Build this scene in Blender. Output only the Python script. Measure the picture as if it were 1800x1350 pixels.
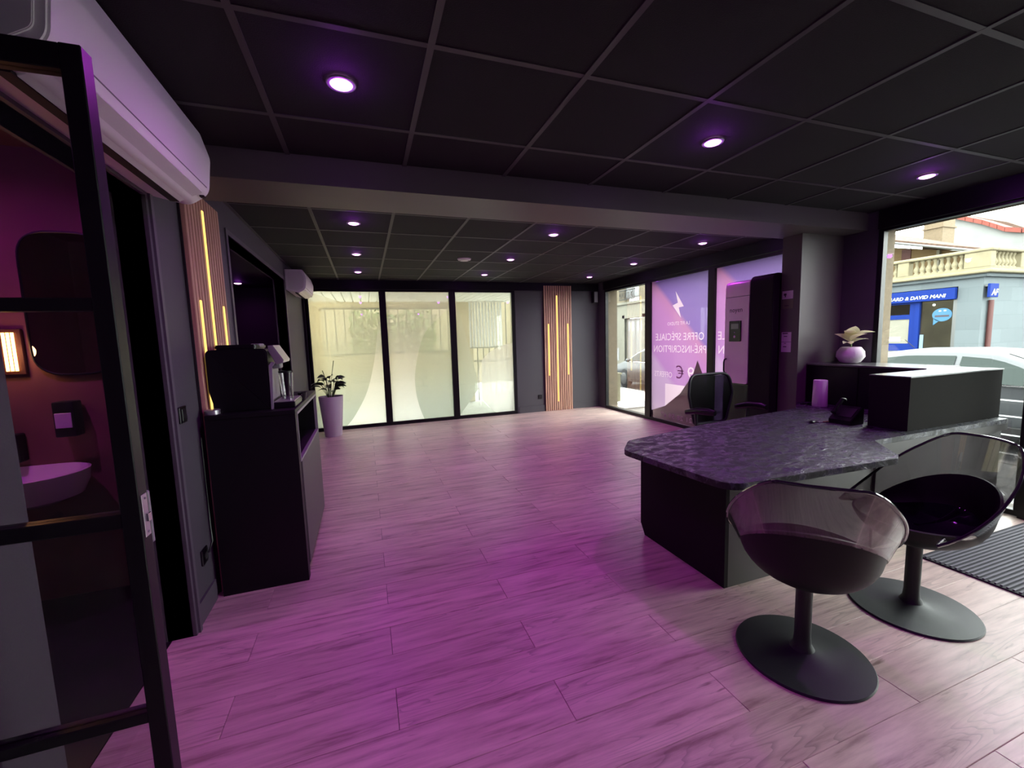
import bpy, bmesh, math, random
from mathutils import Vector, Matrix
random.seed(7)
for o in list(bpy.data.objects): bpy.data.objects.remove(o)
scn = bpy.context.scene
COL = scn.collection
PI = math.pi
H = 1.363          # eye height of the photographer
ZC = 2.373         # underside of the suspended ceiling
ST = -0.45         # street level

# ------------------------------------------------------------------ camera
yaw, pitch, roll, FPX = 0.333961968, 0.105379376, -0.0313728595, 737.224
cy, sy, cp, sp = math.cos(yaw), math.sin(yaw), math.cos(pitch), math.sin(pitch)
fwd = Vector((sy*cp, cy*cp, -sp)); r0 = Vector((cy, -sy, 0)); u0 = r0.cross(fwd)
c_, s_ = math.cos(roll), math.sin(roll)
rt = c_*r0 + s_*u0; up = -s_*r0 + c_*u0
cam = bpy.data.cameras.new('camera'); camo = bpy.data.objects.new('camera', cam); COL.objects.link(camo)
camo.matrix_world = Matrix(((rt.x, up.x, -fwd.x, 0), (rt.y, up.y, -fwd.y, 0), (rt.z, up.z, -fwd.z, H), (0, 0, 0, 1)))
cam.sensor_fit = 'HORIZONTAL'; cam.sensor_width = 36; cam.lens = FPX/1800*36; cam.clip_start = 0.05; cam.clip_end = 300
scn.camera = camo

# ------------------------------------------------------------------ view, sky, light levels
vs = scn.view_settings
vs.view_transform = 'Standard'; vs.look = 'None'; vs.exposure = 0.0; vs.gamma = 1.0; vs.use_curve_mapping = False
SKY = 15.0            # overcast sky radiance
P_SPOT = 26.0        # watts of each purple downlight
LED = 1.7           # warm strip emission
LENS = 6.0
w = bpy.data.worlds.new('overcast_sky'); scn.world = w; w.use_nodes = True
nt = w.node_tree; bg = nt.nodes['Background']; bg.inputs[1].default_value = SKY
tc = nt.nodes.new('ShaderNodeTexCoord'); mp = nt.nodes.new('ShaderNodeMapping'); mp.inputs['Scale'].default_value = (1, 1, 3)
nz = nt.nodes.new('ShaderNodeTexNoise'); nz.inputs['Scale'].default_value = 2.2; nz.inputs['Detail'].default_value = 4
cr = nt.nodes.new('ShaderNodeValToRGB'); cr.color_ramp.elements[0].position = .3; cr.color_ramp.elements[1].position = .7
cr.color_ramp.elements[0].color = (.76, .80, .82, 1); cr.color_ramp.elements[1].color = (1, .975, .94, 1)
nt.links.new(tc.outputs['Generated'], mp.inputs[0]); nt.links.new(mp.outputs[0], nz.inputs['Vector'])
nt.links.new(nz.outputs[0], cr.inputs[0]); nt.links.new(cr.outputs[0], bg.inputs[0])

# ------------------------------------------------------------------ helpers
class MB:
    def __init__(s): s.bm = bmesh.new()
    def box(s, x0, x1, y0, y1, z0, z1, bev=0, seg=1):
        m = bmesh.new(); bmesh.ops.create_cube(m, size=1)
        for v in m.verts: v.co = Vector(((x0+x1)/2+v.co.x*(x1-x0), (y0+y1)/2+v.co.y*(y1-y0), (z0+z1)/2+v.co.z*(z1-z0)))
        if bev: bmesh.ops.bevel(m, geom=list(m.edges), offset=bev, segments=seg, affect='EDGES', profile=.5)
        return s.add(m)
    def add(s, m, mat=None):
        t = bpy.data.meshes.new('t'); 
        if mat is not None: m.transform(mat)
        m.to_mesh(t); m.free(); s.bm.from_mesh(t); bpy.data.meshes.remove(t); return s
    def prism(s, poly, a, b, axis='z', bev=0, seg=2):
        m = bmesh.new()
        def P(p, h):
            return {'z': (p[0], p[1], h), 'y': (p[0], h, p[1]), 'x': (h, p[0], p[1])}[axis]
        lo = [m.verts.new(P(p, a)) for p in poly]; hi = [m.verts.new(P(p, b)) for p in poly]
        f1 = m.faces.new(lo); f2 = m.faces.new(hi); n = len(poly)
        for i in range(n): m.faces.new((lo[i], lo[(i+1) % n], hi[(i+1) % n], hi[i]))
        bmesh.ops.recalc_face_normals(m, faces=m.faces)
        if bev: bmesh.ops.bevel(m, geom=[e for e in m.edges if e in f1.edges or e in f2.edges], offset=bev, segments=seg, affect='EDGES')
        return s.add(m)
    def lathe(s, prof, c=(0, 0, 0), n=32, mat=None):
        m = bmesh.new(); rings = []
        for r, z in prof:
            if r < 1e-5: rings.append([m.verts.new((0, 0, z))])
            else: rings.append([m.verts.new((r*math.cos(2*PI*i/n), r*math.sin(2*PI*i/n), z)) for i in range(n)])
        for A, B in zip(rings, rings[1:]):
            for i in range(n):
                j = (i+1) % n
                vs_ = [A[i % len(A)], A[j % len(A)], B[j % len(B)], B[i % len(B)]]
                u = []
                for v in vs_:
                    if v not in u: u.append(v)
                if len(u) > 2: m.faces.new(u)
        bmesh.ops.recalc_face_normals(m, faces=m.faces)
        if mat is not None: m.transform(mat)
        m.transform(Matrix.Translation(c)); return s.add(m)
    def tube(s, pts, r, n=8, closed=False):
        m = bmesh.new(); pts = [Vector(p) for p in pts]; rings = []; N = len(pts)
        ref = None
        for i, p in enumerate(pts):
            a = pts[(i-1) % N] if (closed or i) else p; b = pts[(i+1) % N] if (closed or i < N-1) else p
            t = (b-a).normalized()
            if ref is None: ref = t.orthogonal().normalized()
            ref = (ref - t*ref.dot(t)).normalized(); q = t.cross(ref)
            rr = r[i] if isinstance(r, (list, tuple)) else r
            rings.append([m.verts.new(p+ref*(rr*math.cos(2*PI*k/n))+q*(rr*math.sin(2*PI*k/n))) for k in range(n)])
        for i in range(N if closed else N-1):
            A, B = rings[i], rings[(i+1) % N]
            for k in range(n): m.faces.new((A[k], A[(k+1) % n], B[(k+1) % n], B[k]))
        if not closed: m.faces.new(rings[0][::-1]); m.faces.new(rings[-1])
        bmesh.ops.recalc_face_normals(m, faces=m.faces)
        return s.add(m)
    def ball(s, c, r, n=12, sc=(1, 1, 1)):
        m = bmesh.new(); bmesh.ops.create_uvsphere(m, u_segments=n*2, v_segments=n, radius=r)
        for v in m.verts: v.co = Vector((v.co.x*sc[0]+c[0], v.co.y*sc[1]+c[1], v.co.z*sc[2]+c[2]))
        return s.add(m)
    def grid(s, P, thick=0):
        m = bmesh.new(); V = [[m.verts.new(p) for p in row] for row in P]
        for i in range(len(V)-1):
            for j in range(len(V[0])-1): m.faces.new((V[i][j], V[i][j+1], V[i+1][j+1], V[i+1][j]))
        bmesh.ops.recalc_face_normals(m, faces=m.faces)
        if thick: bmesh.ops.solidify(m, geom=list(m.faces), thickness=thick)
        return s.add(m)

def obj(name, mb, mat, parent=None, smooth=False, local=False, loc=None, kind=None):
    me = bpy.data.meshes.new(name)
    if loc is not None: mb.bm.transform(Matrix.Translation(-Vector(loc)))
    if parent is not None and not local:
        base = Vector(parent.location)
        if parent.parent: base = base + Vector(parent.parent.location)
        if loc is None: mb.bm.transform(Matrix.Translation(-base))
    if smooth:
        for f in mb.bm.faces: f.smooth = True
        for e in mb.bm.edges:
            if len(e.link_faces) == 2 and e.calc_face_angle(0) > .7: e.smooth = False
    mb.bm.to_mesh(me); mb.bm.free(); me.materials.append(mat)
    o = bpy.data.objects.new(name, me); COL.objects.link(o)
    if parent is not None:
        o.parent = parent
        if loc is not None and not local: o.location = Vector(loc)-base
        elif loc is not None: o.location = loc
    elif loc is not None: o.location = loc
    if kind: o['kind'] = kind
    return o

def tag(o, label=None, cat=None, group=None, kind=None):
    for k, v in (('label', label), ('category', cat), ('group', group), ('kind', kind)):
        if v: o[k] = v
    return o

def thing(name, label, cat, loc=(0, 0, 0), rz=0, group=None):
    o = bpy.data.objects.new(name, None); COL.objects.link(o); o.location = loc; o.rotation_euler = (0, 0, rz)
    o.empty_display_size = .1
    return tag(o, label, cat, group)

def dup(root, loc, rz=None, label=None):
    r = root.copy(); COL.objects.link(r); r.location = loc
    if rz is not None: r.rotation_euler = (0, 0, rz)
    if label: r['label'] = label
    for ch in list(root.children):
        c = ch.copy(); COL.objects.link(c); c.parent = r
        for g in list(ch.children):
            d = g.copy(); COL.objects.link(d); d.parent = c
    return r

def roundpoly(pts, rads, seg=6):
    out = []; n = len(pts)
    for i in range(n):
        p = Vector(pts[i]); a = Vector(pts[i-1]); b = Vector(pts[(i+1) % n]); r = rads[i] if isinstance(rads, (list, tuple)) else rads
        if r <= 0: out.append(tuple(p)); continue
        d1 = (a-p).normalized(); d2 = (b-p).normalized(); ang = d1.angle(d2)
        L = min(r/math.tan(ang/2), (a-p).length*.49, (b-p).length*.49)
        s0 = p+d1*L; s1 = p+d2*L
        for k in range(seg+1):
            t = k/seg; out.append(tuple(s0*(1-t)**2+p*2*t*(1-t)+s1*t*t))
    return out

# ------------------------------------------------------------------ materials
def mat(name, col, rough=.5, metal=0, spec=.5, bump=0, bscale=60, var=0, vscale=3, coat=0, emit=None, estr=0):
    m = bpy.data.materials.new(name); m.use_nodes = True; n = m.node_tree; b = n.nodes['Principled BSDF']
    b.inputs['Base Color'].default_value = (*col, 1); b.inputs['Roughness'].default_value = rough; b.inputs['Metallic'].default_value = metal
    b.inputs['Specular IOR Level'].default_value = spec; b.inputs['Coat Weight'].default_value = coat; b.inputs['Coat Roughness'].default_value = .08
    if emit: b.inputs['Emission Color'].default_value = (*emit, 1); b.inputs['Emission Strength'].default_value = estr
    t = n.nodes.new('ShaderNodeTexCoord')
    if var:
        z = n.nodes.new('ShaderNodeTexNoise'); z.inputs['Scale'].default_value = vscale; z.inputs['Detail'].default_value = 5
        n.links.new(t.outputs['Object'], z.inputs['Vector'])
        r = n.nodes.new('ShaderNodeValToRGB'); r.color_ramp.elements[0].position = .3; r.color_ramp.elements[1].position = .7
        r.color_ramp.elements[0].color = (*[c*(1-var) for c in col], 1); r.color_ramp.elements[1].color = (*[min(1, c*(1+var)) for c in col], 1)
        n.links.new(z.outputs[0], r.inputs[0]); n.links.new(r.outputs[0], b.inputs['Base Color'])
    if bump:
        z = n.nodes.new('ShaderNodeTexNoise'); z.inputs['Scale'].default_value = bscale; z.inputs['Detail'].default_value = 3
        n.links.new(t.outputs['Object'], z.inputs['Vector'])
        bp = n.nodes.new('ShaderNodeBump'); bp.inputs['Strength'].default_value = bump; bp.inputs['Distance'].default_value = .004
        n.links.new(z.outputs[0], bp.inputs['Height']); n.links.new(bp.outputs[0], b.inputs['Normal'])
    return m

def N(n, t, **kw):
    x = n.nodes.new(t)
    for k, v in kw.items():
        if k in x.inputs: x.inputs[k].default_value = v
        else: setattr(x, k, v)
    return x

def glassmat(name, tint=(.95, .97, .96), refl=.08, rough=.0, fres=True):
    m = bpy.data.materials.new(name); m.use_nodes = True; n = m.node_tree; n.nodes.clear()
    o = N(n, 'ShaderNodeOutputMaterial'); mx = N(n, 'ShaderNodeMixShader'); t = N(n, 'ShaderNodeBsdfTransparent'); g = N(n, 'ShaderNodeBsdfGlossy')
    t.inputs[0].default_value = (*tint, 1); g.inputs['Roughness'].default_value = rough; g.inputs[0].default_value = (1, 1, 1, 1)
    if fres:
        l = N(n, 'ShaderNodeLayerWeight'); l.inputs[0].default_value = .25
        a = N(n, 'ShaderNodeMath', operation='MULTIPLY_ADD'); a.inputs[1].default_value = .6; a.inputs[2].default_value = refl
        n.links.new(l.outputs['Fresnel'], a.inputs[0]); n.links.new(a.outputs[0], mx.inputs[0])
    else: mx.inputs[0].default_value = refl
    n.links.new(t.outputs[0], mx.inputs[1]); n.links.new(g.outputs[0], mx.inputs[2]); n.links.new(mx.outputs[0], o.inputs[0])
    return m

def film(name, trans, transl, fac=.5, zgrad=None, noise=0):
    """window film: part clear, part scattering; zgrad=(z_low, z_high, fac_low, fac_high, col_low, col_high) prints a gradient"""
    m = bpy.data.materials.new(name); m.use_nodes = True; n = m.node_tree; n.nodes.clear()
    o = N(n, 'ShaderNodeOutputMaterial'); mx = N(n, 'ShaderNodeMixShader'); t = N(n, 'ShaderNodeBsdfTransparent')
    tr = N(n, 'ShaderNodeBsdfTranslucent'); df = N(n, 'ShaderNodeBsdfDiffuse'); m2 = N(n, 'ShaderNodeMixShader'); m2.inputs[0].default_value = .25
    gl = N(n, 'ShaderNodeBsdfGlossy'); gl.inputs['Roughness'].default_value = .02; m3 = N(n, 'ShaderNodeMixShader'); lw = N(n, 'ShaderNodeLayerWeight'); lw.inputs[0].default_value = .2
    ml = N(n, 'ShaderNodeMath', operation='MULTIPLY'); ml.inputs[1].default_value = .5
    t.inputs[0].default_value = (*trans, 1); tr.inputs[0].default_value = (*transl, 1); df.inputs[0].default_value = (*transl, 1)
    mx.inputs[0].default_value = fac
    if zgrad:
        tc = N(n, 'ShaderNodeTexCoord'); sx = N(n, 'ShaderNodeSeparateXYZ'); n.links.new(tc.outputs['Object'], sx.inputs[0])
        mr = N(n, 'ShaderNodeMapRange'); mr.inputs['From Min'].default_value = zgrad[0]; mr.inputs['From Max'].default_value = zgrad[1]
        n.links.new(sx.outputs[2], mr.inputs['Value'])
        m4 = N(n, 'ShaderNodeMapRange'); m4.inputs['To Min'].default_value = zgrad[2]; m4.inputs['To Max'].default_value = zgrad[3]
        n.links.new(mr.outputs[0], m4.inputs['Value']); n.links.new(m4.outputs[0], mx.inputs[0])
        c = N(n, 'ShaderNodeValToRGB'); c.color_ramp.elements[0].color = (*zgrad[4], 1); c.color_ramp.elements[1].color = (*zgrad[5], 1)
        n.links.new(mr.outputs[0], c.inputs[0])
        for d in (tr, df): n.links.new(c.outputs[0], d.inputs[0])
    n.links.new(tr.outputs[0], m2.inputs[1]); n.links.new(df.outputs[0], m2.inputs[2])
    n.links.new(t.outputs[0], mx.inputs[1]); n.links.new(m2.outputs[0], mx.inputs[2])
    n.links.new(lw.outputs['Fresnel'], ml.inputs[0]); n.links.new(ml.outputs[0], m3.inputs[0])
    n.links.new(mx.outputs[0], m3.inputs[1]); n.links.new(gl.outputs[0], m3.inputs[2]); n.links.new(m3.outputs[0], o.inputs[0])
    return m

def emis(name, col, s):
    m = bpy.data.materials.new(name); m.use_nodes = True; n = m.node_tree; n.nodes.clear()
    o = N(n, 'ShaderNodeOutputMaterial'); e = N(n, 'ShaderNodeEmission'); e.inputs[0].default_value = (*col, 1); e.inputs[1].default_value = s
    n.links.new(e.outputs[0], o.inputs[0]); return m

def plankmat():
    m = bpy.data.materials.new('oak_laminate'); m.use_nodes = True; n = m.node_tree; b = n.nodes['Principled BSDF']; L = n.links.new
    tc = N(n, 'ShaderNodeTexCoord'); oi = N(n, 'ShaderNodeObjectInfo')
    off = N(n, 'ShaderNodeVectorMath', operation='SCALE'); cx = N(n, 'ShaderNodeCombineXYZ')
    L(oi.outputs['Random'], cx.inputs[0]); L(oi.outputs['Random'], cx.inputs[1]); L(cx.outputs[0], off.inputs[0]); off.inputs['Scale'].default_value = 37
    ad = N(n, 'ShaderNodeVectorMath', operation='ADD'); L(tc.outputs['Object'], ad.inputs[0]); L(off.outputs[0], ad.inputs[1])
    # long soft streaks
    m1 = N(n, 'ShaderNodeMapping'); m1.inputs['Scale'].default_value = (1.6, 16, 1); L(ad.outputs[0], m1.inputs[0])
    n1 = N(n, 'ShaderNodeTexNoise'); n1.inputs['Scale'].default_value = 1.6; n1.inputs['Detail'].default_value = 6; n1.inputs['Roughness'].default_value = .6; L(m1.outputs[0], n1.inputs['Vector'])
    # cathedral rings
    m2 = N(n, 'ShaderNodeMapping'); m2.inputs['Scale'].default_value = (.75, 8.5, 1); L(ad.outputs[0], m2.inputs[0])
    n2 = N(n, 'ShaderNodeTexNoise'); n2.inputs['Scale'].default_value = .9; n2.inputs['Detail'].default_value = 3; n2.inputs['Roughness'].default_value = .35; L(m2.outputs[0], n2.inputs['Vector'])
    mu = N(n, 'ShaderNodeMath', operation='MULTIPLY'); mu.inputs[1].default_value = 26; L(n2.outputs[0], mu.inputs[0])
    fr = N(n, 'ShaderNodeMath', operation='FRACT'); L(mu.outputs[0], fr.inputs[0])
    rr = N(n, 'ShaderNodeValToRGB'); e = rr.color_ramp.elements; e[0].position = 0; e[0].color = (.70,)*3+(1,); e[1].position = .3; e[1].color = (1,)*4; x = e.new(.97); x.color = (1,)*4; x = e.new(1); x.color = (.70,)*3+(1,); L(fr.outputs[0], rr.inputs[0])
    # rings only in some zones
    n3 = N(n, 'ShaderNodeTexNoise'); n3.inputs['Scale'].default_value = 1.3; m3 = N(n, 'ShaderNodeMapping'); m3.inputs['Scale'].default_value = (1, 3, 1); L(ad.outputs[0], m3.inputs[0]); L(m3.outputs[0], n3.inputs['Vector'])
    z = N(n, 'ShaderNodeValToRGB'); z.color_ramp.elements[0].position = .47; z.color_ramp.elements[1].position = .62; L(n3.outputs[0], z.inputs[0])
    cr = N(n, 'ShaderNodeValToRGB'); e = cr.color_ramp.elements; e[0].position = .3; e[0].color = (.34, .235, .195, 1); e[1].position = .62; e[1].color = (.72, .57, .48, 1)
    x = e.new(.45); x.color = (.58, .445, .375, 1); L(n1.outputs[0], cr.inputs[0])
    mm = N(n, 'ShaderNodeMix', data_type='RGBA', blend_type='MULTIPLY'); L(z.outputs[0], mm.inputs[0]); L(cr.outputs[0], mm.inputs[6]); L(rr.outputs[0], mm.inputs[7])
    # knots / dark flecks
    m5 = N(n, 'ShaderNodeMapping'); m5.inputs['Scale'].default_value = (3.2, 22, 1); L(ad.outputs[0], m5.inputs[0])
    n5 = N(n, 'ShaderNodeTexNoise'); n5.inputs['Scale'].default_value = 1.5; n5.inputs['Detail'].default_value = 3; L(m5.outputs[0], n5.inputs['Vector'])
    f5 = N(n, 'ShaderNodeValToRGB'); f5.color_ramp.elements[0].position = .66; f5.color_ramp.elements[0].color = (1,)*4; f5.color_ramp.elements[1].position = .76; f5.color_ramp.elements[1].color = (.42, .36, .33, 1); L(n5.outputs[0], f5.inputs[0])
    m6 = N(n, 'ShaderNodeMix', data_type='RGBA', blend_type='MULTIPLY'); m6.inputs[0].default_value = 1; L(mm.outputs[2], m6.inputs[6]); L(f5.outputs[0], m6.inputs[7])
    hs = N(n, 'ShaderNodeHueSaturation'); mr = N(n, 'ShaderNodeMapRange'); mr.inputs['To Min'].default_value = .9; mr.inputs['To Max'].default_value = 1.1; L(oi.outputs['Random'], mr.inputs[0]); L(mr.outputs[0], hs.inputs['Value']); L(m6.outputs[2], hs.inputs['Color'])
    L(hs.outputs[0], b.inputs['Base Color'])
    b.inputs['Roughness'].default_value = .36; b.inputs['Specular IOR Level'].default_value = .5
    rm = N(n, 'ShaderNodeMapRange'); rm.inputs['To Min'].default_value = .30; rm.inputs['To Max'].default_value = .44; L(n1.outputs[0], rm.inputs[0]); L(rm.outputs[0], b.inputs['Roughness'])
    bp = N(n, 'ShaderNodeBump'); bp.inputs['Strength'].default_value = .35; bp.inputs['Distance'].default_value = .0015; L(mm.outputs[2], bp.inputs['Height']); L(bp.outputs[0], b.inputs['Normal'])
    return m

def slatmat(name, a, b_):
    m = bpy.data.materials.new(name); m.use_nodes = True; n = m.node_tree; b = n.nodes['Principled BSDF']; L = n.links.new
    tc = N(n, 'ShaderNodeTexCoord'); oi = N(n, 'ShaderNodeObjectInfo'); ad = N(n, 'ShaderNodeVectorMath', operation='ADD'); L(tc.outputs['Object'], ad.inputs[0])
    sc = N(n, 'ShaderNodeMath', operation='MULTIPLY'); sc.inputs[1].default_value = 31; L(oi.outputs['Random'], sc.inputs[0]); L(sc.outputs[0], ad.inputs[1])
    mp = N(n, 'ShaderNodeMapping'); mp.inputs['Scale'].default_value = (40, 40, 1.5); L(ad.outputs[0], mp.inputs[0])
    nz = N(n, 'ShaderNodeTexNoise'); nz.inputs['Scale'].default_value = 2; nz.inputs['Detail'].default_value = 4; L(mp.outputs[0], nz.inputs['Vector'])
    cr = N(n, 'ShaderNodeValToRGB'); cr.color_ramp.elements[0].position = .3; cr.color_ramp.elements[0].color = (*a, 1); cr.color_ramp.elements[1].position = .7; cr.color_ramp.elements[1].color = (*b_, 1)
    L(nz.outputs[0], cr.inputs[0]); L(cr.outputs[0], b.inputs['Base Color']); b.inputs['Roughness'].default_value = .55
    return m

def stonemat(name):
    """black slate-look laminate with flaky relief"""
    m = bpy.data.materials.new(name); m.use_nodes = True; n = m.node_tree; b = n.nodes['Principled BSDF']; L = n.links.new
    tc = N(n, 'ShaderNodeTexCoord'); mp = N(n, 'ShaderNodeMapping'); mp.inputs['Scale'].default_value = (1, 1.5, 1); L(tc.outputs['Object'], mp.inputs[0])
    a = N(n, 'ShaderNodeTexNoise'); a.inputs['Scale'].default_value = 14; a.inputs['Detail'].default_value = 7; a.inputs['Roughness'].default_value = .65; a.inputs['Distortion'].default_value = .6; L(mp.outputs[0], a.inputs['Vector'])
    cr = N(n, 'ShaderNodeValToRGB'); cr.color_ramp.elements[0].position = .46; cr.color_ramp.elements[0].color = (.004, .004, .006, 1); cr.color_ramp.elements[1].position = .57; cr.color_ramp.elements[1].color = (.085, .087, .108, 1)
    L(a.outputs[0], cr.inputs[0]); L(cr.outputs[0], b.inputs['Base Color'])
    mr = N(n, 'ShaderNodeMapRange'); mr.inputs['From Min'].default_value = .42; mr.inputs['From Max'].default_value = .58; mr.inputs['To Min'].default_value = .6; mr.inputs['To Max'].default_value = .2; L(a.outputs[0], mr.inputs[0]); L(mr.outputs[0], b.inputs['Roughness'])
    bp = N(n, 'ShaderNodeBump'); bp.inputs['Strength'].default_value = .85; bp.inputs['Distance'].default_value = .010; L(a.outputs[0], bp.inputs['Height']); L(bp.outputs[0], b.inputs['Normal'])
    b.inputs['Specular IOR Level'].default_value = .6
    return m

def blockmat(name, col, mortar, sx, sz, off=.5, mort=.015, bias=0, axis='YZ'):
    m = bpy.data.materials.new(name); m.use_nodes = True; n = m.node_tree; b = n.nodes['Principled BSDF']; L = n.links.new
    tc = N(n, 'ShaderNodeTexCoord'); s = N(n, 'ShaderNodeSeparateXYZ'); L(tc.outputs['Object'], s.inputs[0]); c = N(n, 'ShaderNodeCombineXYZ')
    L(s.outputs['XYZ'.index(axis[0])], c.inputs[0]); L(s.outputs['XYZ'.index(axis[1])], c.inputs[1])
    br = N(n, 'ShaderNodeTexBrick'); br.inputs['Scale'].default_value = 1; br.inputs['Brick Width'].default_value = sx; br.inputs['Row Height'].default_value = sz; br.inputs['Mortar Size'].default_value = mort
    br.inputs['Color1'].default_value = (*col, 1); br.inputs['Color2'].default_value = (*[x*.86 for x in col], 1); br.inputs['Mortar'].default_value = (*mortar, 1)
    L(c.outputs[0], br.inputs['Vector']); L(br.outputs['Color'], b.inputs['Base Color']); b.inputs['Roughness'].default_value = .85
    bp = N(n, 'ShaderNodeBump'); bp.inputs['Strength'].default_value = .4; bp.inputs['Distance'].default_value = .02; bp.invert = True; L(br.outputs['Fac'], bp.inputs['Height']); L(bp.outputs[0], b.inputs['Normal'])
    return m

M = {}
M['plank'] = plankmat(); M['slate'] = stonemat('slate_laminate')
M['sub'] = mat('subfloor', (.05, .04, .035), .9)
M['wall'] = mat('anthracite_paint', (.075, .073, .080), .62, bump=.15, bscale=180)
M['beam'] = mat('beam_paint', (.105, .094, .088), .5, bump=.1, bscale=160)
M['tile'] = mat('black_ceiling_tile', (.008, .0072, .0076), .9, bump=.3, bscale=220)
M['grid'] = mat('ceiling_grid', (.05, .045, .047), .55)
M['frame'] = mat('black_aluminium', (.005, .005, .006), .4, spec=.35)
M['joint'] = mat('grey_joinery', (.10, .095, .105), .5)
M['glass'] = glassmat('window_glass', (.93, .97, .95), .03)
M['doorglass'] = glassmat('door_glass', (.80, .80, .80), .02)
M['white'] = mat('white_plastic', (.82, .80, .80), .35)
M['white2'] = mat('white_plastic_satin', (.72, .70, .70), .3)
M['dark'] = mat('dark_slot', (.01, .01, .01), .6)
M['greyp'] = mat('grey_plastic', (.25, .25, .26), .45)
M['led'] = emis('warm_led', (1, .66, .17), LED)
M['amber'] = emis('amber_reflection', (1, .42, .12), 14)  # glow that stands in for a reflected light strip
M['lens'] = emis('purple_lens', (1, .42, 1), LENS)
M['trimring'] = mat('downlight_ring', (.35, .33, .38), .3, .3)
M['slat'] = slatmat('oak_slat', (.42, .22, .14), (.66, .40, .27))
M['felt'] = mat('black_felt', (.012, .01, .01), .95)
M['cab'] = mat('black_melamine', (.004, .004, .005), .5, spec=.3)
M['cabg'] = mat('grey_melamine', (.075, .072, .070), .45, bump=.06, bscale=120)
M['deskp'] = mat('desk_panel', (.014, .012, .013), .7, spec=.15)
M['countertop'] = mat('counter_gloss', (.09, .09, .09), .34, spec=1, coat=.7)
M['black'] = mat('black_plastic', (.005, .005, .006), .32, spec=.4)
M['blackm'] = mat('black_matt_metal', (.009, .011, .013), .5, bump=.12, bscale=300)
M['bowl'] = mat('chair_shell_black', (.003, .0028, .003), .5, spec=.3)
M['seatgloss'] = mat('seat_gloss', (.004, .004, .007), .06, spec=.7)
M['smoke'] = glassmat('smoked_acrylic', (.66, .64, .65), .04)
M['chrome'] = mat('chrome', (.75, .75, .75), .12, 1)
M['silver'] = mat('silver_plate', (.62, .60, .62), .3, .8)
M['mat'] = mat('ribbed_mat', (.022, .022, .028), .8)
M['matb'] = mat('mat_rib', (.12, .12, .14), .7)
M['cup'] = glassmat('clear_glass', (.86, .85, .86), .09)
M['ceram'] = mat('white_ceramic', (.9, .88, .87), .12, coat=.5)
M['pot'] = mat('lilac_white_pot', (.60, .55, .60), .6, bump=.2, bscale=250)
M['pot2'] = mat('stone_white_pot', (.66, .62, .62), .75, bump=.4, bscale=120)
M['soil'] = mat('soil', (.02, .014, .01), .95, bump=.5)
M['leaf'] = mat('green_leaf', (.018, .05, .016), .4, var=.4, vscale=20)
M['cream'] = film('cream_leaf', (1, 1, 1), (.92, .89, .70), fac=1)
M['stem'] = mat('stem', (.10, .16, .05), .6)
M['pink'] = mat('pink_panel', (.86, .64, .78), .3)
M['screen'] = mat('grey_screen', (.16, .17, .17), .2)
M['paper'] = mat('white_paper', (.75, .72, .74), .6)
M['ink'] = mat('dark_ink', (.03, .02, .03), .6)
M['mesh'] = glassmat('chair_mesh', (.16, .14, .20), .01, .5, False)
M['redglow'] = emis('small_red_glow', (1, .25, .1), 6)
M['washwall'] = mat('brown_wall', (.22, .10, .08), .7, var=.15)
M['darkw'] = mat('dark_corridor_paint', (.03, .022, .03), .6)
M['marble'] = mat('dark_marble_tile', (.02, .017, .02), .25, var=.5, vscale=6)
M['mirror'] = mat('mirror', (.5, .5, .5), .03, 1)
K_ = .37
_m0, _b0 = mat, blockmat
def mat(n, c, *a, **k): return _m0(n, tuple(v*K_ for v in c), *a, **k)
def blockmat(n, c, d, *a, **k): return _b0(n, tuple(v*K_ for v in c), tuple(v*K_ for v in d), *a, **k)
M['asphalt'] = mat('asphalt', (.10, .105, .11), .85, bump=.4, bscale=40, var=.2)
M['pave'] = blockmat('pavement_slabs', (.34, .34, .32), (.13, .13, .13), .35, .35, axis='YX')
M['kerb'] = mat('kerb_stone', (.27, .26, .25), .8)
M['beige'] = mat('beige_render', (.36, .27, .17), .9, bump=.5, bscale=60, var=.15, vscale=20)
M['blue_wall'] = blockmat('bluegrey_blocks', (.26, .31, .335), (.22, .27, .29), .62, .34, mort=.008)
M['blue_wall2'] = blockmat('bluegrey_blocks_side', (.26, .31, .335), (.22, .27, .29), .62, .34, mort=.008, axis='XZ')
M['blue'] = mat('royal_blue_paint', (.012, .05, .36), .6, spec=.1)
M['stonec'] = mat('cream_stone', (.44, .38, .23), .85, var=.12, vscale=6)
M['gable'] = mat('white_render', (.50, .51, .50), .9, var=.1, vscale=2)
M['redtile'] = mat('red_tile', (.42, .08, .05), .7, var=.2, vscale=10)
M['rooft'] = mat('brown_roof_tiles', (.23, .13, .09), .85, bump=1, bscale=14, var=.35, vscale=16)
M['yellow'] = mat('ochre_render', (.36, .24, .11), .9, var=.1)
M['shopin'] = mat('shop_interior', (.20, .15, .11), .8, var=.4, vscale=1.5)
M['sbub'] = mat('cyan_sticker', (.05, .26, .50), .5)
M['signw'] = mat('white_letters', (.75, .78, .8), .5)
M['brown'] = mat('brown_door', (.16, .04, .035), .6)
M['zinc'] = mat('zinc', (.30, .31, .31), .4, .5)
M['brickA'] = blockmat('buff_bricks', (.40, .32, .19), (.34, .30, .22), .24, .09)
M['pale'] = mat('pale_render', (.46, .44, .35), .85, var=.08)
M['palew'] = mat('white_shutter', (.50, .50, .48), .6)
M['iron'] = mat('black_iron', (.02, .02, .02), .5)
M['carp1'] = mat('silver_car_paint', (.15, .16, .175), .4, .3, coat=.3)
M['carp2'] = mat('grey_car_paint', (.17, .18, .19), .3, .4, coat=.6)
M['carg'] = mat('car_glass', (.05, .075, .065), .1, spec=.2)
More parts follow.
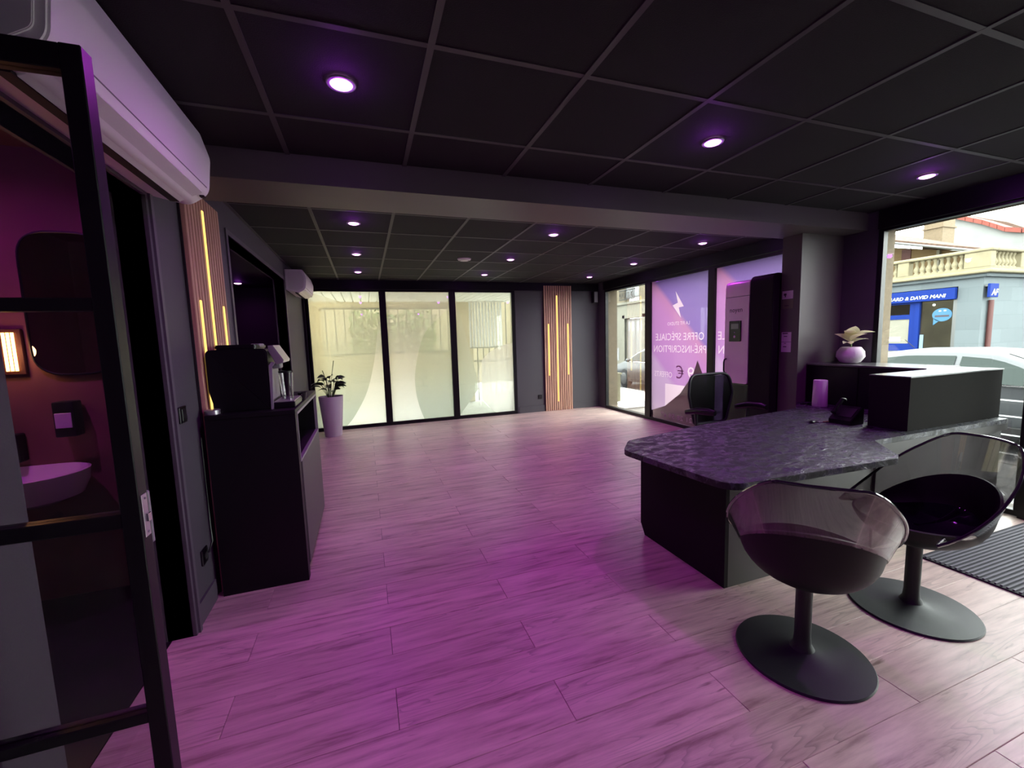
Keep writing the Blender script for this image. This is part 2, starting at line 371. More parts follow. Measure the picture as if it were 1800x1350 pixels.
M['tyre'] = mat('tyre', (.012, .012, .012), .8)
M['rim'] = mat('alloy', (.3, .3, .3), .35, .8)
mat, blockmat = _m0, _b0
M['court'] = mat('courtyard_render', (.66, .55, .36), .9, var=.1, vscale=2)
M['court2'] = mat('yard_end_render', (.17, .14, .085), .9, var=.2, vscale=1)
M['courtfl'] = mat('courtyard_floor', (.58, .58, .53), .9, var=.15)
M['pslat'] = mat('white_cladding', (.72, .72, .68), .6)
M['blind'] = mat('white_strip_blind', (.66, .67, .66), .7)
M['foliage'] = mat('hedge_foliage', (.05, .075, .018), .8, var=.5, vscale=5, bump=1, bscale=12)
M['frost'] = film('frosted_film', (.92, .93, .88), (.86, .88, .80), zgrad=(.3, 2.0, .97, .60, (.60, .65, .58), (.90, .84, .64)))
M['frostw'] = film('white_film', (.9, .9, .9), (.97, .98, .96), zgrad=(.2, 1.9, .985, .62, (.99, 1, .97), (.92, .83, .70)))
M['stripe'] = film('stripe_film', (.9, .9, .9), (.95, .97, .97), fac=.9)
M['banner'] = film('purple_banner_film', (.5, .3, .6), (.46, .17, .50), zgrad=(0, 1, 1, 1, (.5, .3, .5), (.3, .2, .5)))
def bannercols(m):
    n = m.node_tree; rp = [x for x in n.nodes if x.bl_idname == 'ShaderNodeValToRGB'][0]; sx = [x for x in n.nodes if x.bl_idname == 'ShaderNodeSeparateXYZ'][0]
    mr = [x for x in n.nodes if x.bl_idname == 'ShaderNodeMapRange' and x.inputs['From Max'].default_value == 1 and x.inputs['Value'].is_linked and x.inputs['Value'].links[0].from_node == sx][0]
    md = N(n, 'ShaderNodeMath', operation='PINGPONG'); md.inputs[1].default_value = .62; ad = N(n, 'ShaderNodeMath', operation='ADD'); ad.inputs[1].default_value = -3.75
    n.links.new(sx.outputs[1], ad.inputs[0]); wr = N(n, 'ShaderNodeMath', operation='WRAP'); wr.inputs[1].default_value = 1.30; wr.inputs[2].default_value = 0
    ad.inputs[1].default_value = -4.362; n.links.new(ad.outputs[0], wr.inputs[0])
    ml = N(n, 'ShaderNodeMath', operation='MULTIPLY_ADD'); ml.inputs[1].default_value = -.95; n.links.new(wr.outputs[0], ml.inputs[0]); n.links.new(sx.outputs[2], ml.inputs[2])
    m2 = N(n, 'ShaderNodeMapRange'); m2.inputs['From Min'].default_value = -1.1; m2.inputs['From Max'].default_value = 2.1; n.links.new(ml.outputs[0], m2.inputs['Value']); n.links.new(m2.outputs[0], rp.inputs[0])
    e = rp.color_ramp.elements; e[0].color = (.28, .19, .27, 1); e[1].color = (.155, .105, .23, 1)
    for p_, c in ((.30, (.27, .16, .27)), (.34, (.24, .105, .25)), (.58, (.26, .105, .24)), (.66, (.27, .11, .215)), (.69, (.135, .075, .22))): x = e.new(p_); x.color = (*c, 1)
bannercols(M['banner'])
M['bannert'] = film('banner_lettering', (.6, .5, .6), (.40, .28, .34), fac=1)
M['bannerd'] = film('banner_shade_film', (.4, .3, .3), (.13, .08, .09), fac=1)  # darkened film colour for the shade shape on the banner
M['lampsh'] = mat('amber_fill', (.4, .15, .05), .5, emit=(1, .5, .15), estr=6)

# ================================================================== SETTING
XL, XR, YB, YF = -.86, 4.30, 7.20, -1.30
floor = obj('floor', MB().box(-3.0, 4.62, YF-.2, 7.4, -.10, -.012), M['sub'], kind='structure')
meshes = {}
def plank(x0, x1, y0, y1):
    k = (round(x1-x0, 3), round(y1-y0, 3))
    if k not in meshes:
        g = .0008; b = MB().box(-k[0]/2+g, k[0]/2-g, -k[1]/2+g, k[1]/2-g, -.0118, 0, bev=.0014)
        me = bpy.data.meshes.new('plank'); b.bm.to_mesh(me); b.bm.free(); me.materials.append(M['plank']); meshes[k] = me
    o = bpy.data.objects.new('plank', meshes[k]); COL.objects.link(o); o.parent = floor; o.location = ((x0+x1)/2, (y0+y1)/2, 0)
row = 0
PW = .1925
k = -6
while .0725+PW*k < YB-.01:
    y0 = .0725+PW*k; y1 = min(y0+PW, YB)
    left = -.945 if (1.40 < (y0+y1)/2 < 2.30) else XL
    if y0 < YF: y0 = YF
    ph = .03 if k % 2 else .63     # joints at x = ph mod 1.2
    xs = [left]; x = ph-1.2*3
    while x < XR:
        if x > left+.03: xs.append(x)
        x += 1.2
    xs.append(XR)
    for a, b in zip(xs, xs[1:]): plank(a, b, y0, y1)
    k += 1

# ceiling
ceil = obj('ceiling', MB().box(-1.10, 4.62, YF-.2, 7.45, 2.42, 2.62), M['tile'], kind='structure')
gx = [-.32+.602*i for i in range(8)]
rowsF = [-.93, -.31, .31, .93, 1.55, 2.175]
rowsB = [3.525, 4.145, 4.765, 5.385, 6.005, 6.625]
tm = {}
def tile(x0, x1, y0, y1):
    k_ = (round(x1-x0, 3), round(y1-y0, 3))
    if k_ not in tm:
        b = MB().box(-k_[0]/2+.006, k_[0]/2-.006, -k_[1]/2+.006, k_[1]/2-.006, 0, .015, bev=.002)
        me = bpy.data.meshes.new('ceiling_tile'); b.bm.to_mesh(me); b.bm.free(); me.materials.append(M['tile']); tm[k_] = me
    o = bpy.data.objects.new('ceiling_tile', tm[k_]); COL.objects.link(o); o.parent = ceil; o.location = ((x0+x1)/2, (y0+y1)/2, ZC+.004)
for rows, ya, yb in ((rowsF, YF, 2.585), (rowsB, 3.0, YB)):
    ys = [ya]+rows+[yb]; xs = [XL]+gx+[XR]
    for a, b in zip(xs, xs[1:]):
        for c, d in zip(ys, ys[1:]):
            if b-a > .05 and d-c > .05: tile(a, b, c, d)
    for x in gx: obj('grid_bar', MB().box(x-.012, x+.012, ya, yb, ZC, ZC+.03), M['grid'], ceil)
    for y in rows: obj('grid_bar', MB().box(XL, XR, y-.012, y+.012, ZC+.0005, ZC+.03), M['grid'], ceil)
    obj('grid_bar', MB().box(XL, XL+.02, ya, yb, ZC-.001, ZC+.03).box(XR-.02, XR, ya, yb, ZC-.001, ZC+.03), M['grid'], ceil)

# beam across the room and its pilaster
beam = obj('trim_1', MB().box(XL, XR, 2.585, 3.0, 2.23, 2.43), M['beam'], kind='structure')
pil = obj('trim_2', MB().box(3.76, XR, 2.783, 2.97, 0, 2.23), M['beam'], kind='structure')
# left wall: openings for the washroom (y 1.475-2.28) and the side passage (y 3.5-5.7)
wl = MB()
for a in ((YF, 1.42, 0, 2.43), (1.42, 2.28, 2.03, 2.43), (2.28, 3.50, 0, 2.43), (3.50, 5.70, 2.155, 2.43), (5.70, YB+.15, 0, 2.43)):
    wl.box(-.96, XL, a[0], a[1], a[2], a[3])
obj('wall_left', wl, M['wall'], kind='structure')
# door casing around the washroom opening
tr = MB().box(-.975, -.845, 2.28, 2.345, 0, 2.10).box(-.975, -.865, 1.36, 1.42, 0, 2.10).box(-.975, -.845, 1.42, 2.28, 2.03, 2.10).box(-.95, -.835, 2.30, 2.325, 0, 2.08)
obj('trim_3', tr, M['joint'], kind='structure')
obj('trim_4', MB().box(-.975, -.85, 3.46, 3.50, 0, 2.19).box(-.975, -.85, 5.70, 5.74, 0, 2.19).box(-.975, -.85, 3.50, 5.70, 2.155, 2.19), M['joint'], kind='structure')
# side passage
obj('wall_passage', MB().box(-2.1, -2.0, 3.0, 6.9, 0, 2.3).box(-2.0, -.96, 6.7, 6.8, 0, 2.3).box(-2.0, -.96, 3.1, 3.2, 0, 2.3).box(-2.0, -.96, 3.1, 6.8, 2.18, 2.3), M['darkw'], kind='structure')
# washroom shell
obj('wall_washroom', MB().box(-2.7, -.96, 2.95, 3.05, 0, 2.45).box(-2.7, -2.6, .6, 3.0, 0, 2.45).box(-2.7, -.96, .5, .6, 0, 2.45).box(-2.7, -.96, .5, 3.05, 2.42, 2.5), M['washwall'], kind='structure')
wf = obj('floor_washroom', MB().box(-2.6, -.948, .6, 2.95, -.012, -.0005), M['marble'], kind='structure')
# back wall
obj('wall_back', MB().box(-.96, XR+.3, YB, YB+.25, 2.225, 2.43).box(2.60, XR+.3, YB, YB+.25, 0, 2.225).box(-.96, -.80, YB, YB+.25, 0, 2.225), M['wall'], kind='structure')
# right wall: bay of three panes (y 3.0-6.95) and display window (y 1.55-2.5) and entrance (y .45-1.45)
wr = MB().box(XR, 4.55, YF, 7.45, 2.23, 3.2).box(XR, 4.55, 6.95, 7.45, 0, 2.23).box(XR, 4.55, YF, -.4, 0, 2.23).box(XR, 4.338, 2.502, 3.028, 0, 2.23)
obj('wall_right', wr, M['wall'], kind='structure')
pier = MB().box(4.34, 4.51, 2.49, 3.04, 0, 2.23)
obj('wall_outer', pier.box(4.34, 4.56, 6.94, 7.1, ST, 2.23).box(4.552, 4.57, YF, 7.45, 2.22, 3.3).box(4.3, 4.51, 2.49, 3.04, ST, 0), M['beige'], kind='structure')
obj('wall_front', MB().box(-.96, 4.6, YF-.12, YF, 0, 2.43), M['wall'], kind='structure')
obj('wall_outer_left', MB().box(-3.0, -.97, 7.0, 7.3, 0, 2.6), M['court'], kind='structure')
# baseboards
obj('baseboard_left', MB().box(XL, XL+.012, 2.345, 2.60, 0, .11).box(XL, XL+.012, 3.60, 3.46, 0, .11).box(XL, XL+.012, 5.74, YB, 0, .11), M['joint'], kind='structure')
obj('baseboard_back', MB().box(2.63, 3.14, YB-.012, YB, 0, .12).box(3.73, XR, YB-.012, YB, 0, .12), M['wall'], kind='structure')

# ------------------------------------------------------------------ windows
def pane(name, mb, m, parent): return obj(name, mb, m, parent)
def window(idx, axis, cuts, z0, z1, pos, depth, mull, frame_w=.05):
    """axis 'x': runs along x at y=pos, 'y': runs along y at x=pos; cuts = list of (a,b) glass spans"""
    a0 = cuts[0][0]; a1 = cuts[-1][1]; fr = MB()
    def B(u0, u1, z_0, z_1, d0=0, d1=depth):
        if axis == 'x': fr.box(u0, u1, pos+d0, pos+d1, z_0, z_1, bev=.003)
        else: fr.box(pos+d0, pos+d1, u0, u1, z_0, z_1, bev=.003)
    B(a0-frame_w, a1+frame_w, z1, z1+.035); B(a0-frame_w, a1+frame_w, 0, z0)
    B(a0-frame_w, a0, z0, z1); B(a1, a1+frame_w, z0, z1)
    win = obj('window_%d' % idx, fr, M['frame'], kind='structure')
    for (p, q), (r, s) in zip(cuts, cuts[1:]):
        mu = MB(); 
        if axis == 'x': mu.box(q, r, pos-.012, pos+depth, z0, z1, bev=.003)
        else: mu.box(pos-.012, pos+depth, q, r, z0, z1, bev=.003)
        obj('mullion', mu, M['frame'], win)
    out = []
    for p, q in cuts:
        g = MB(); t = .006
        if axis == 'x': g.box(p-.004, q+.004, pos+depth*.5, pos+depth*.5+t, z0-.004, z1+.004)
        else: g.box(pos+depth*.5, pos+depth*.5+t, p-.004, q+.004, z0-.004, z1+.004)
        out.append(obj('pane', g, M['glass'], win))
    return win
WB = [(-.775, .268), (.372, 1.410), (1.515, 2.545)]
w1 = window(1, 'x', WB, .055, 2.20, YB, .06, .1)
obj('trim_5', MB().box(-.86, -.825, YB-.04, YB, 0, 2.37), M['frame'], kind='structure')
obj('trim_6', MB().box(XL, XR, YB-.03, YB, 2.235, ZC), M['frame'], kind='structure')
# frosted films on the courtyard panes, with printed white curves
FY = YB+.036
def smooth(pts, n=6):
    out = []
    for i in range(len(pts)-1):
        p0 = pts[max(0, i-1)]; p1 = pts[i]; p2 = pts[i+1]; p3 = pts[min(len(pts)-1, i+2)]
        for k_ in range(n):
            t = k_/n
            out.append(tuple(.5*((2*p1[j])+(-p0[j]+p2[j])*t+(2*p0[j]-5*p1[j]+4*p2[j]-p3[j])*t*t+(-p0[j]+3*p1[j]-3*p2[j]+p3[j])*t**3) for j in range(2)))
    return out+[pts[-1]]
def flat(name, poly, y, m, parent, axis='y', flipn=False):
    b = MB(); vs_ = []
    for p in poly: vs_.append(b.bm.verts.new((p[0], y, p[1]) if axis == 'y' else (y, p[0], p[1])))
    f = b.bm.faces.new(vs_); f.normal_update(); bmesh.ops.triangulate(b.bm, faces=[f], ngon_method='EAR_CLIP'); 
    return obj(name, b, m, parent)
c1 = smooth([(.268, 1.95), (.235, 1.70), (.20, 1.47), (.124, 1.037), (-.011, .579), (-.209, .22), (-.345, .055)])
flat('white_curve', c1+[(.268, .055)], FY, M['frostw'], w1)
flat('frosted_film', [(WB[0][0], .055), (WB[0][0], 2.20), (.268, 2.20)]+c1, FY, M['frost'], w1)
c2 = smooth([(1.41, 1.93), (1.25, 1.80), (1.127, 1.682), (.954, 1.476), (.842, 1.146), (.777, .813), (.78, .522), (.824, .275), (.895, .055)])
flat('white_curve', c2+[(.372, .055), (.372, 2.20), (1.41, 2.20)], FY, M['frostw'], w1)
flat('frosted_film', c2+[(1.41, .055)], FY, M['frost'], w1)
c3 = smooth([(2.545, 1.30), (2.40, 1.28), (2.174, 1.191), (1.979, 1.047), (1.886, .799), (1.865, .547), (1.949, .285), (2.133, .093), (2.20, .055)])
flat('white_curve', c3+[(2.545, .055)], FY, M['frostw'], w1)
flat('frosted_film', c3+[(WB[2][0], .055), (WB[2][0], 2.20), (2.545, 2.20)], FY, M['frost'], w1)

# street bay
WS = [(3.06, 4.31), (4.423, 5.602), (5.735, 6.925)]
w2 = window(2, 'y', WS, .05, 2.19, XR, .06, .11, .03)
obj('trim_7', MB().box(XR-.03, XR, 3.0, 6.96, 2.23, ZC).box(XR-.03, XR, YF, 2.49, 2.215, ZC), M['frame'], kind='structure')
# display window by the reception and entrance glazing
w3 = window(3, 'y', [(1.555, 2.460)], .04, 2.195, XR, .06, .1, .04)
w4 = window(4, 'y', [(.50, 1.44)], .04, 2.195, XR, .06, .1, .07)
w5 = window(5, 'y', [(-.35, .39)], .04, 2.195, XR, .06, .1, .04)
obj('trim_8', MB().box(XR-.035, XR+.07, 1.44, 1.52, 0, 2.23), M['frame'], kind='structure')
for z in (.835-.02, .70, .565, .43):
    obj('white_stripe', MB().box(XR+.026, XR+.028, 1.555, 1.80, z, z+.010), M['stripe'], w3)

# ---- purple banner film with mirrored lettering (it is read from the street)
XF = XR+.024
def textmesh(s, size, weight=0):
    cu = bpy.data.curves.new('t', 'FONT'); cu.body = s; cu.size = size; cu.offset = weight; cu.align_x = 'CENTER'; cu.resolution_u = 2
    o = bpy.data.objects.new('t', cu); COL.objects.link(o); bpy.context.view_layer.update()
    me = bpy.data.meshes.new_from_object(o.evaluated_get(bpy.context.evaluated_depsgraph_get())); bpy.data.objects.remove(o); bpy.data.curves.remove(cu)
    return me
def lettering(name, s, size, m, parent, origin, xdir, updir=(0, 0, 1), mirror=False, weight=0, width=None, slant=0, thick=0):
    me = textmesh(s, size, weight)
    xs = [v.co.x for v in me.vertices]; wd = max(xs)-min(xs) or 1; k_ = (width/wd) if width else 1; mid = (max(xs)+min(xs))/2
    X = Vector(xdir).normalized(); U = Vector(updir); O = Vector(origin); Nn = X.cross(U)
    b = bmesh.new(); b.from_mesh(me); bpy.data.meshes.remove(me)
    if thick:
        r = bmesh.ops.extrude_face_region(b, geom=list(b.faces)); 
        for v in [g for g in r['geom'] if isinstance(g, bmesh.types.BMVert)]: v.co.z = thick
    for v in b.verts:
        x = (v.co.x-mid)*k_+v.co.y*slant
        if mirror: x = -x
        v.co = O+X*x+U*v.co.y+Nn*v.co.z
    mb = MB(); mb.bm.free(); mb.bm = b
    return obj(name, mb, m, parent)
def loops_of(b):
    """closed outlines of a filled flat bmesh"""
    nxt = {}; be = [e for e in b.edges if len(e.link_faces) == 1]; adj = {}
    for e in be:
        for v in e.verts: adj.setdefault(v, []).append(e)
    seen = set(); out = []
    for e in be:
        if e in seen: continue
        v0 = e.verts[0]; v = e.verts[1]; lp = [v0.co.copy()]; seen.add(e); cur = e
        while v != v0:
            lp.append(v.co.copy()); c = [x for x in adj[v] if x not in seen]
            if not c: break
            cur = c[0]; seen.add(cur); v = cur.other_vert(v)
        if len(lp) > 2: out.append(lp)
    return out
def banner(p, q, texts, polys):
    """flat purple film with the letters left out of the print; the letters are filled by a paler film"""
    loops = list(polys[:1]); fills = []
    for s_, size, yc_, z_, wd in texts:
        me = textmesh(s_, size); xs = [v.co.x for v in me.vertices]; k_ = wd/(max(xs)-min(xs)); mid = (max(xs)+min(xs))/2
        b = bmesh.new(); b.from_mesh(me); bpy.data.meshes.remove(me); bmesh.ops.remove_doubles(b, verts=b.verts, dist=1e-5)
        for v in b.verts: v.co = Vector((yc_+(v.co.x-mid)*k_, z_+v.co.y, 0))     # mirrored seen from inside
        loops += [[(c.x, c.y) for c in lp] for lp in loops_of(b)]
        fills.append((b,))
    mb = MB(); zs = [.66, 1.05, 1.265, 1.47, 1.575, 2.19]
    for za, zb in zip(zs, zs[1:]):
        cu = bpy.data.curves.new('c', 'CURVE'); cu.dimensions = '2D'; cu.fill_mode = 'BOTH'
        for lp in [[(p, za), (q, za), (q, zb), (p, zb)]]+[l_ for l_ in loops if za < l_[0][1] < zb]:
            sp_ = cu.splines.new('POLY'); sp_.points.add(len(lp)-1); sp_.use_cyclic_u = True
            for pt_, c in zip(sp_.points, lp): pt_.co = (c[0], c[1], 0, 1)
        o = bpy.data.objects.new('c', cu); COL.objects.link(o); bpy.context.view_layer.update()
        me = bpy.data.meshes.new_from_object(o.evaluated_get(bpy.context.evaluated_depsgraph_get())); bpy.data.objects.remove(o); bpy.data.curves.remove(cu)
        mb.bm.from_mesh(me); bpy.data.meshes.remove(me)
    for v in mb.bm.verts: v.co = Vector((XF, v.co.x, v.co.y))
    cs = polys[1] if len(polys) > 1 else None
    rects = [(p, q, .05, .66)] if not cs else [(p, cs[0][0], .05, .66), (cs[1][0], q, .05, .66), (cs[0][0], cs[1][0], .05, cs[0][1]), (cs[0][0], cs[1][0], cs[2][1], .66)]
    for a_, b_, c_1, d_1 in rects: mb.bm.faces.new([mb.bm.verts.new(v) for v in ((XF, a_, c_1), (XF, b_, c_1), (XF, b_, d_1), (XF, a_, d_1))])
    bf = obj('banner_film', mb, M['banner'], w2)
    for (b,) in fills:
        mb = MB(); mb.bm.free(); mb.bm = b
        for v in b.verts: v.co = Vector((XF, v.co.x, v.co.y))
        obj('lettering', mb, M['bannert'], bf)
    for pl_ in polys: flat('emblem', pl_, XF, M['bannert'], bf, 'x')
def bolt(y): return [(y+.06, 1.99), (y-.11, 1.76), (y-.01, 1.735+.015), (y-.055, 1.60), (y+.12, 1.79), (y+.01, 1.82)]
banner(4.423, 5.602, [('LA FIT STUDIO', .07, 5.01, 1.50, .46), ('OFFRE SPÉCIALE', .15, 5.01, 1.28, 1.0), ('PRÉ-INSCRIPTION', .15, 5.01, 1.10, 1.08), ('69', .26, 4.67, .72, .28), ('OFFERTS', .12, 5.33, .72, .40)],
       [bolt(5.01), [(4.66, .24), (5.28, .24), (5.28, .62), (4.66, .62)]])
banner(3.06, 4.31, [('LA FIT STUDIO', .07, 3.70, 1.50, .46), ('OFFRE SPÉCIALE', .15, 3.75, 1.28, 1.05), ('PRÉ-INSCRIPTION', .15, 3.72, 1.10, 1.08)], [bolt(3.70)])
lettering('banner_lettering', '€', .26, mat('pink_print', (.55, .36, .46), .6), w2, (XF-.002, 4.96, .72), (0, -1, 0), mirror=True, width=.16)
flat('shade_band', [(4.423, .052), (5.600, .052), (5.600, .16), (5.28, .27), (4.95, .50), (4.70, .80), (4.62, 1.0), (4.423, .62)], XF-.0022, M['bannerd'], w2, 'x')  # dark film shape painting the shade across the banner's foot
lettering('banner_lettering', '06 21 28 59 67', .10, mat('pale_print', (.5, .38, .42), .6), w2, (XF-.004, 4.95, .10), (0, -1, 0), mirror=True, width=.85)

# ================================================================== LIGHTS IN THE ROOM
ring = MB().lathe([(.042, 0), (.054, 0), (.056, .004), (.052, .008), (.042, .006), (.042, 0)], n=28)
lens = MB().lathe([(.042, .003), (.038, -.003), (.026, -.008), (.012, -.0105), (0, -.011)], n=24)
rm_ = bpy.data.meshes.new('trim_ring'); ring.bm.to_mesh(rm_); rm_.materials.append(M['trimring'])
lm_ = bpy.data.meshes.new('lens'); lens.bm.to_mesh(lm_); lm_.materials.append(M['lens'])
for f in list(rm_.polygons)+list(lm_.polygons): f.use_smooth = True
colname = ['left', 'middle', 'right']
rowname = ['row in front of the beam', 'row just behind the beam', 'middle row of the far ceiling', 'row nearest the frosted windows']
def downlight(x, y, z, label, group, watts=P_SPOT):
    t = thing('recessed_downlight', label, 'ceiling light', (x, y, z-.008), 0, group)
    for n_, me in (('trim_ring', rm_), ('lens', lm_)):
        o = bpy.data.objects.new(n_, me); COL.objects.link(o); o.parent = t
    L = bpy.data.lights.new('downlight_bulb', 'SPOT'); L.energy = watts; L.color = (.76, .085, 1); L.spot_size = math.radians(168); L.spot_blend = 1; L.shadow_soft_size = .035
    lo = bpy.data.objects.new('downlight_bulb', L); COL.objects.link(lo); lo.location = (x, y, z-.03)
    L2 = bpy.data.lights.new('downlight_rim_glow', 'POINT'); L2.energy = watts*.035; L2.color = (.5, .05, 1); L2.shadow_soft_size = .03
    lo = bpy.data.objects.new('downlight_rim_glow', L2); COL.objects.link(lo); lo.location = (x, y, z-.035)
for j, y in enumerate((1.85, 3.84, 5.12, 6.35)):
    for i, x in enumerate((-.02, 1.81, 3.64)):
        downlight(x, y, ZC, 'round purple glowing ceiling spotlight, %s one of the %s' % (colname[i], rowname[j]), 'purple downlights', P_SPOT*(1.15, .75, .55, .5)[j])
for x in (-.02, 1.81): downlight(x, -.3, ZC, 'added unseen purple fill spotlight behind the viewer, %s one' % ('left' if x < 0 else 'right'), 'purple downlights')  # unseen downlights added to brighten the room
downlight(-1.45, 6.2, 2.18, 'purple spotlight in the dark passage beyond the left wall opening', 'purple downlights', 4)
downlight(-1.75, 2.3, 2.42, 'purple spotlight in the washroom ceiling behind the glass door', 'purple downlights', 34)
sd = thing('smoke_detector', 'flat white round detector on the far ceiling', 'detector', (1.231, 5.20, ZC))
obj('cover', MB().lathe([(0, -.022), (.05, -.022), (.078, -.014), (.085, 0), (0, 0)], n=32), M['white2'], sd, True, local=True)
obj('vent_ring', MB().lathe([(.05, -.0225), (.055, -.0245), (.06, -.0215)], n=32), M['greyp'], sd, True, local=True)

# ------------------------------------------------------------------ slatted light panels
def slat_panel(name, label, loc, rz, height, ztop, nsl=13, W=.575):
    t = thing(name, label, 'wall panel', loc, rz)
    obj('backing', MB().box(-W/2, W/2, -.010, 0, 0, height), M['felt'], t, local=True)
    pitch_ = W/nsl; me = bpy.data.meshes.new('slat'); b = MB().box(-pitch_*.36, pitch_*.36, -.030, -.010, 0, height, bev=.0012); b.bm.to_mesh(me); b.bm.free(); me.materials.append(M['slat'])
    for i in range(nsl):
        o = bpy.data.objects.new('slat', me); COL.objects.link(o); o.parent = t; o.location = (-W/2+pitch_*(i+.5), 0, 0)
    for x, z0, z1 in ((0, .17, 2.15), (-.218, .67, 1.63), (.205, .67, 1.63)):
        x = -W/2+pitch_*(round((x+W/2)/pitch_)) 
        s = obj('light_strip', MB().box(x-.012, x+.012, -.036, -.0302, z0, min(z1, height-.05), bev=.003), M['led'], t, local=True)
    return t
slat_panel('slatted_light_panel', 'tall oak slatted wall panel with three glowing strips on the far wall', (3.435, YB-.002, 0), 0, 2.325, 0)
pl = slat_panel('slatted_light_panel', 'oak slatted wall panel with glowing strips behind the coffee machine on the left wall', (XL+.002, 2.945, 0), PI/2, 2.228, 0)

# ------------------------------------------------------------------ air conditioners
def aircon(label, loc, L, D, Hh, near_cap=True):
    t = thing('air_conditioner', label, 'air conditioner', loc)
    # local: x out of the wall, y along it, z up from the underside
    prof = roundpoly([(0, Hh), (D*.86, Hh), (D, Hh*.62), (D*.93, Hh*.16), (D*.62, 0), (0, .035)], [.005, .035, .09, .07, .06, .01], 6)
    b = MB().prism(prof, 0, L, 'y', bev=.006); obj('body', b, M['white'], t, True, local=True)
    obj('louvre_flap', MB().prism([(D*.55, -.004), (D*.90, Hh*.125), (D*.885, Hh*.15), (D*.54, .008)], .06, L-.07, 'y', bev=.001), M['white2'], t, local=True)
    obj('air_slot', MB().prism([(D*.40, -.001), (D*.53, -.003), (D*.53, .010), (D*.40, .012)], .05, L-.06, 'y'), M['dark'], t, local=True)
    obj('panel_seam', MB().box(D*.925, D*.945, .04, L-.04, Hh*.215, Hh*.222), M['greyp'], t, local=True)
    obj('display_window', MB().box(D*.83, D*.90, L-.055, L-.030, Hh*.085, Hh*.105), M['dark'], t, local=True)
    cap = roundpoly([(.03, Hh*.9), (D*.80, Hh*.9), (D*.90, Hh*.6), (D*.84, Hh*.22), (D*.58, Hh*.1), (.03, Hh*.16)], .03, 4)
    obj('end_cap', MB().prism(cap, -.006, .002, 'y', bev=.002), M['greyp' if False else 'white2'], t, True, local=True)
    return t
aircon('long white split air conditioner high on the left wall above the glass door', (XL, 1.30, 2.012), 1.045, .252, .335)
a2 = aircon('white split air conditioner on the far left wall beside the frosted windows', (XL, 5.82, 2.02), .80, .235, .28)
obj('outlet_grille', MB().box(.10, .19, .10, .105, 0, .0), M['dark'], a2, local=True) if False else None

# ================================================================== GLASS DOOR (washroom), leaf standing open
dl = thing('glazed_door', 'black steel framed glass door standing open at the left', 'door', (-.86, 1.15, 0))
x0, x1, yd0, yd1 = -.858, -.505, 1.15, 1.19
fr = MB().box(x1-.037, x1, yd0, yd1, .012, 1.985, bev=.002).box(x0, x0+.03, yd0, yd1, .012, 1.985, bev=.002)
obj('door_frame', fr, M['frame'], dl)
for z0, z1 in ((1.935, 1.985), (1.452, 1.480), (.965, .999), (.482, .510), (.012, .07)):
    obj('glazing_bar', MB().box(x0+.03, x1-.037, yd0+.002, yd1-.002, z0, z1, bev=.002), M['frame'], dl)
for z0, z1 in ((1.480, 1.935), (.999, 1.452), (.510, .965), (.07, .482)):
    obj('pane', MB().box(x0+.03, x1-.037, 1.166, 1.172, z0, z1), M['doorglass'], dl)
st = obj('latch_plate', MB().box(x1, x1+.002, 1.158, 1.182, .935, 1.035, bev=.0008), M['silver'], dl)
obj('latch_bolt', MB().box(x1+.002, x1+.009, 1.164, 1.176, .970, .990, bev=.001), M['chrome'], st)
for z in (.945, 1.025):
    obj('screw', MB().lathe([(0, .003), (.003, .002), (.003, 0)], n=10, mat=Matrix.Rotation(PI/2, 4, 'Y'), c=(x1+.002, 1.17, z)), M['greyp'], st)
obj('pull_handle', MB().box(x1-.028, x1-.008, yd1+.02, yd1+.032, .90, 1.03, bev=.003).box(x1-.022, x1-.014, yd1, yd1+.022, .92, .93).box(x1-.022, x1-.014, yd1, yd1+.022, 1.0, 1.01), M['greyp'], dl)

# ------------------------------------------------------------------ washroom contents
bs = thing('wash_basin', 'oval white ceramic wash basin seen through the glass door', 'basin', (-1.76, 2.742, .62))
def stad(L, W, n=12):
    out = []
    for k_ in range(n+1): a = -PI/2+PI*k_/n; out.append((L/2-W/2+W/2*math.cos(a), W/2*math.sin(a)))
    for k_ in range(n+1): a = PI/2+PI*k_/n; out.append((-L/2+W/2+W/2*math.cos(a), W/2*math.sin(a)))
    return out
m = bmesh.new(); secs = [(.56, .26, 0), (.64, .34, .02), (.70, .40, .09), (.71, .41, .145), (.69, .39, .148), (.66, .36, .11), (.54, .24, .04), (.44, .14, .03)]
rings = [[m.verts.new((x, y, z)) for x, y in stad(L_, W_)] for L_, W_, z in secs]
for A, B in zip(rings, rings[1:]):
    for i in range(len(A)): m.faces.new((A[i], A[(i+1) % len(A)], B[(i+1) % len(A)], B[i]))
m.faces.new(rings[0][::-1]); m.faces.new(rings[-1]); bmesh.ops.recalc_face_normals(m, faces=m.faces)
bb = MB(); bb.add(m); obj('basin_bowl', bb, M['ceram'], bs, True, local=True)
obj('drain', MB().lathe([(0, .036), (.02, .036), (.024, .031)], n=16, c=(.05, 0, 0)), M['dark'], bs, local=True)
obj('waste_trap', MB().tube([(.05, 0, 0), (.05, 0, -.16), (.08, .03, -.2), (.11, .05, -.16), (.11, .20, -.14)], .018), M['chrome'], bs, True, local=True)
mr_ = thing('washroom_mirror', 'large round-cornered dark mirror above the washroom basin', 'mirror', (-1.52, 2.945, 1.25))
obj('mirror_glass', MB().prism(roundpoly([(-.14, 0), (.22, 0), (.22, .75), (-.14, .75)], .14, 8), -.012, 0, 'y', bev=.002), M['mirror'], mr_, local=True)
obj('mirror_rim', MB().tube([(x, -.012, z) for x, z in roundpoly([(-.14, 0), (.22, 0), (.22, .75), (-.14, .75)], .14, 8)], .006, 6, True), M['frame'], mr_, True, local=True)
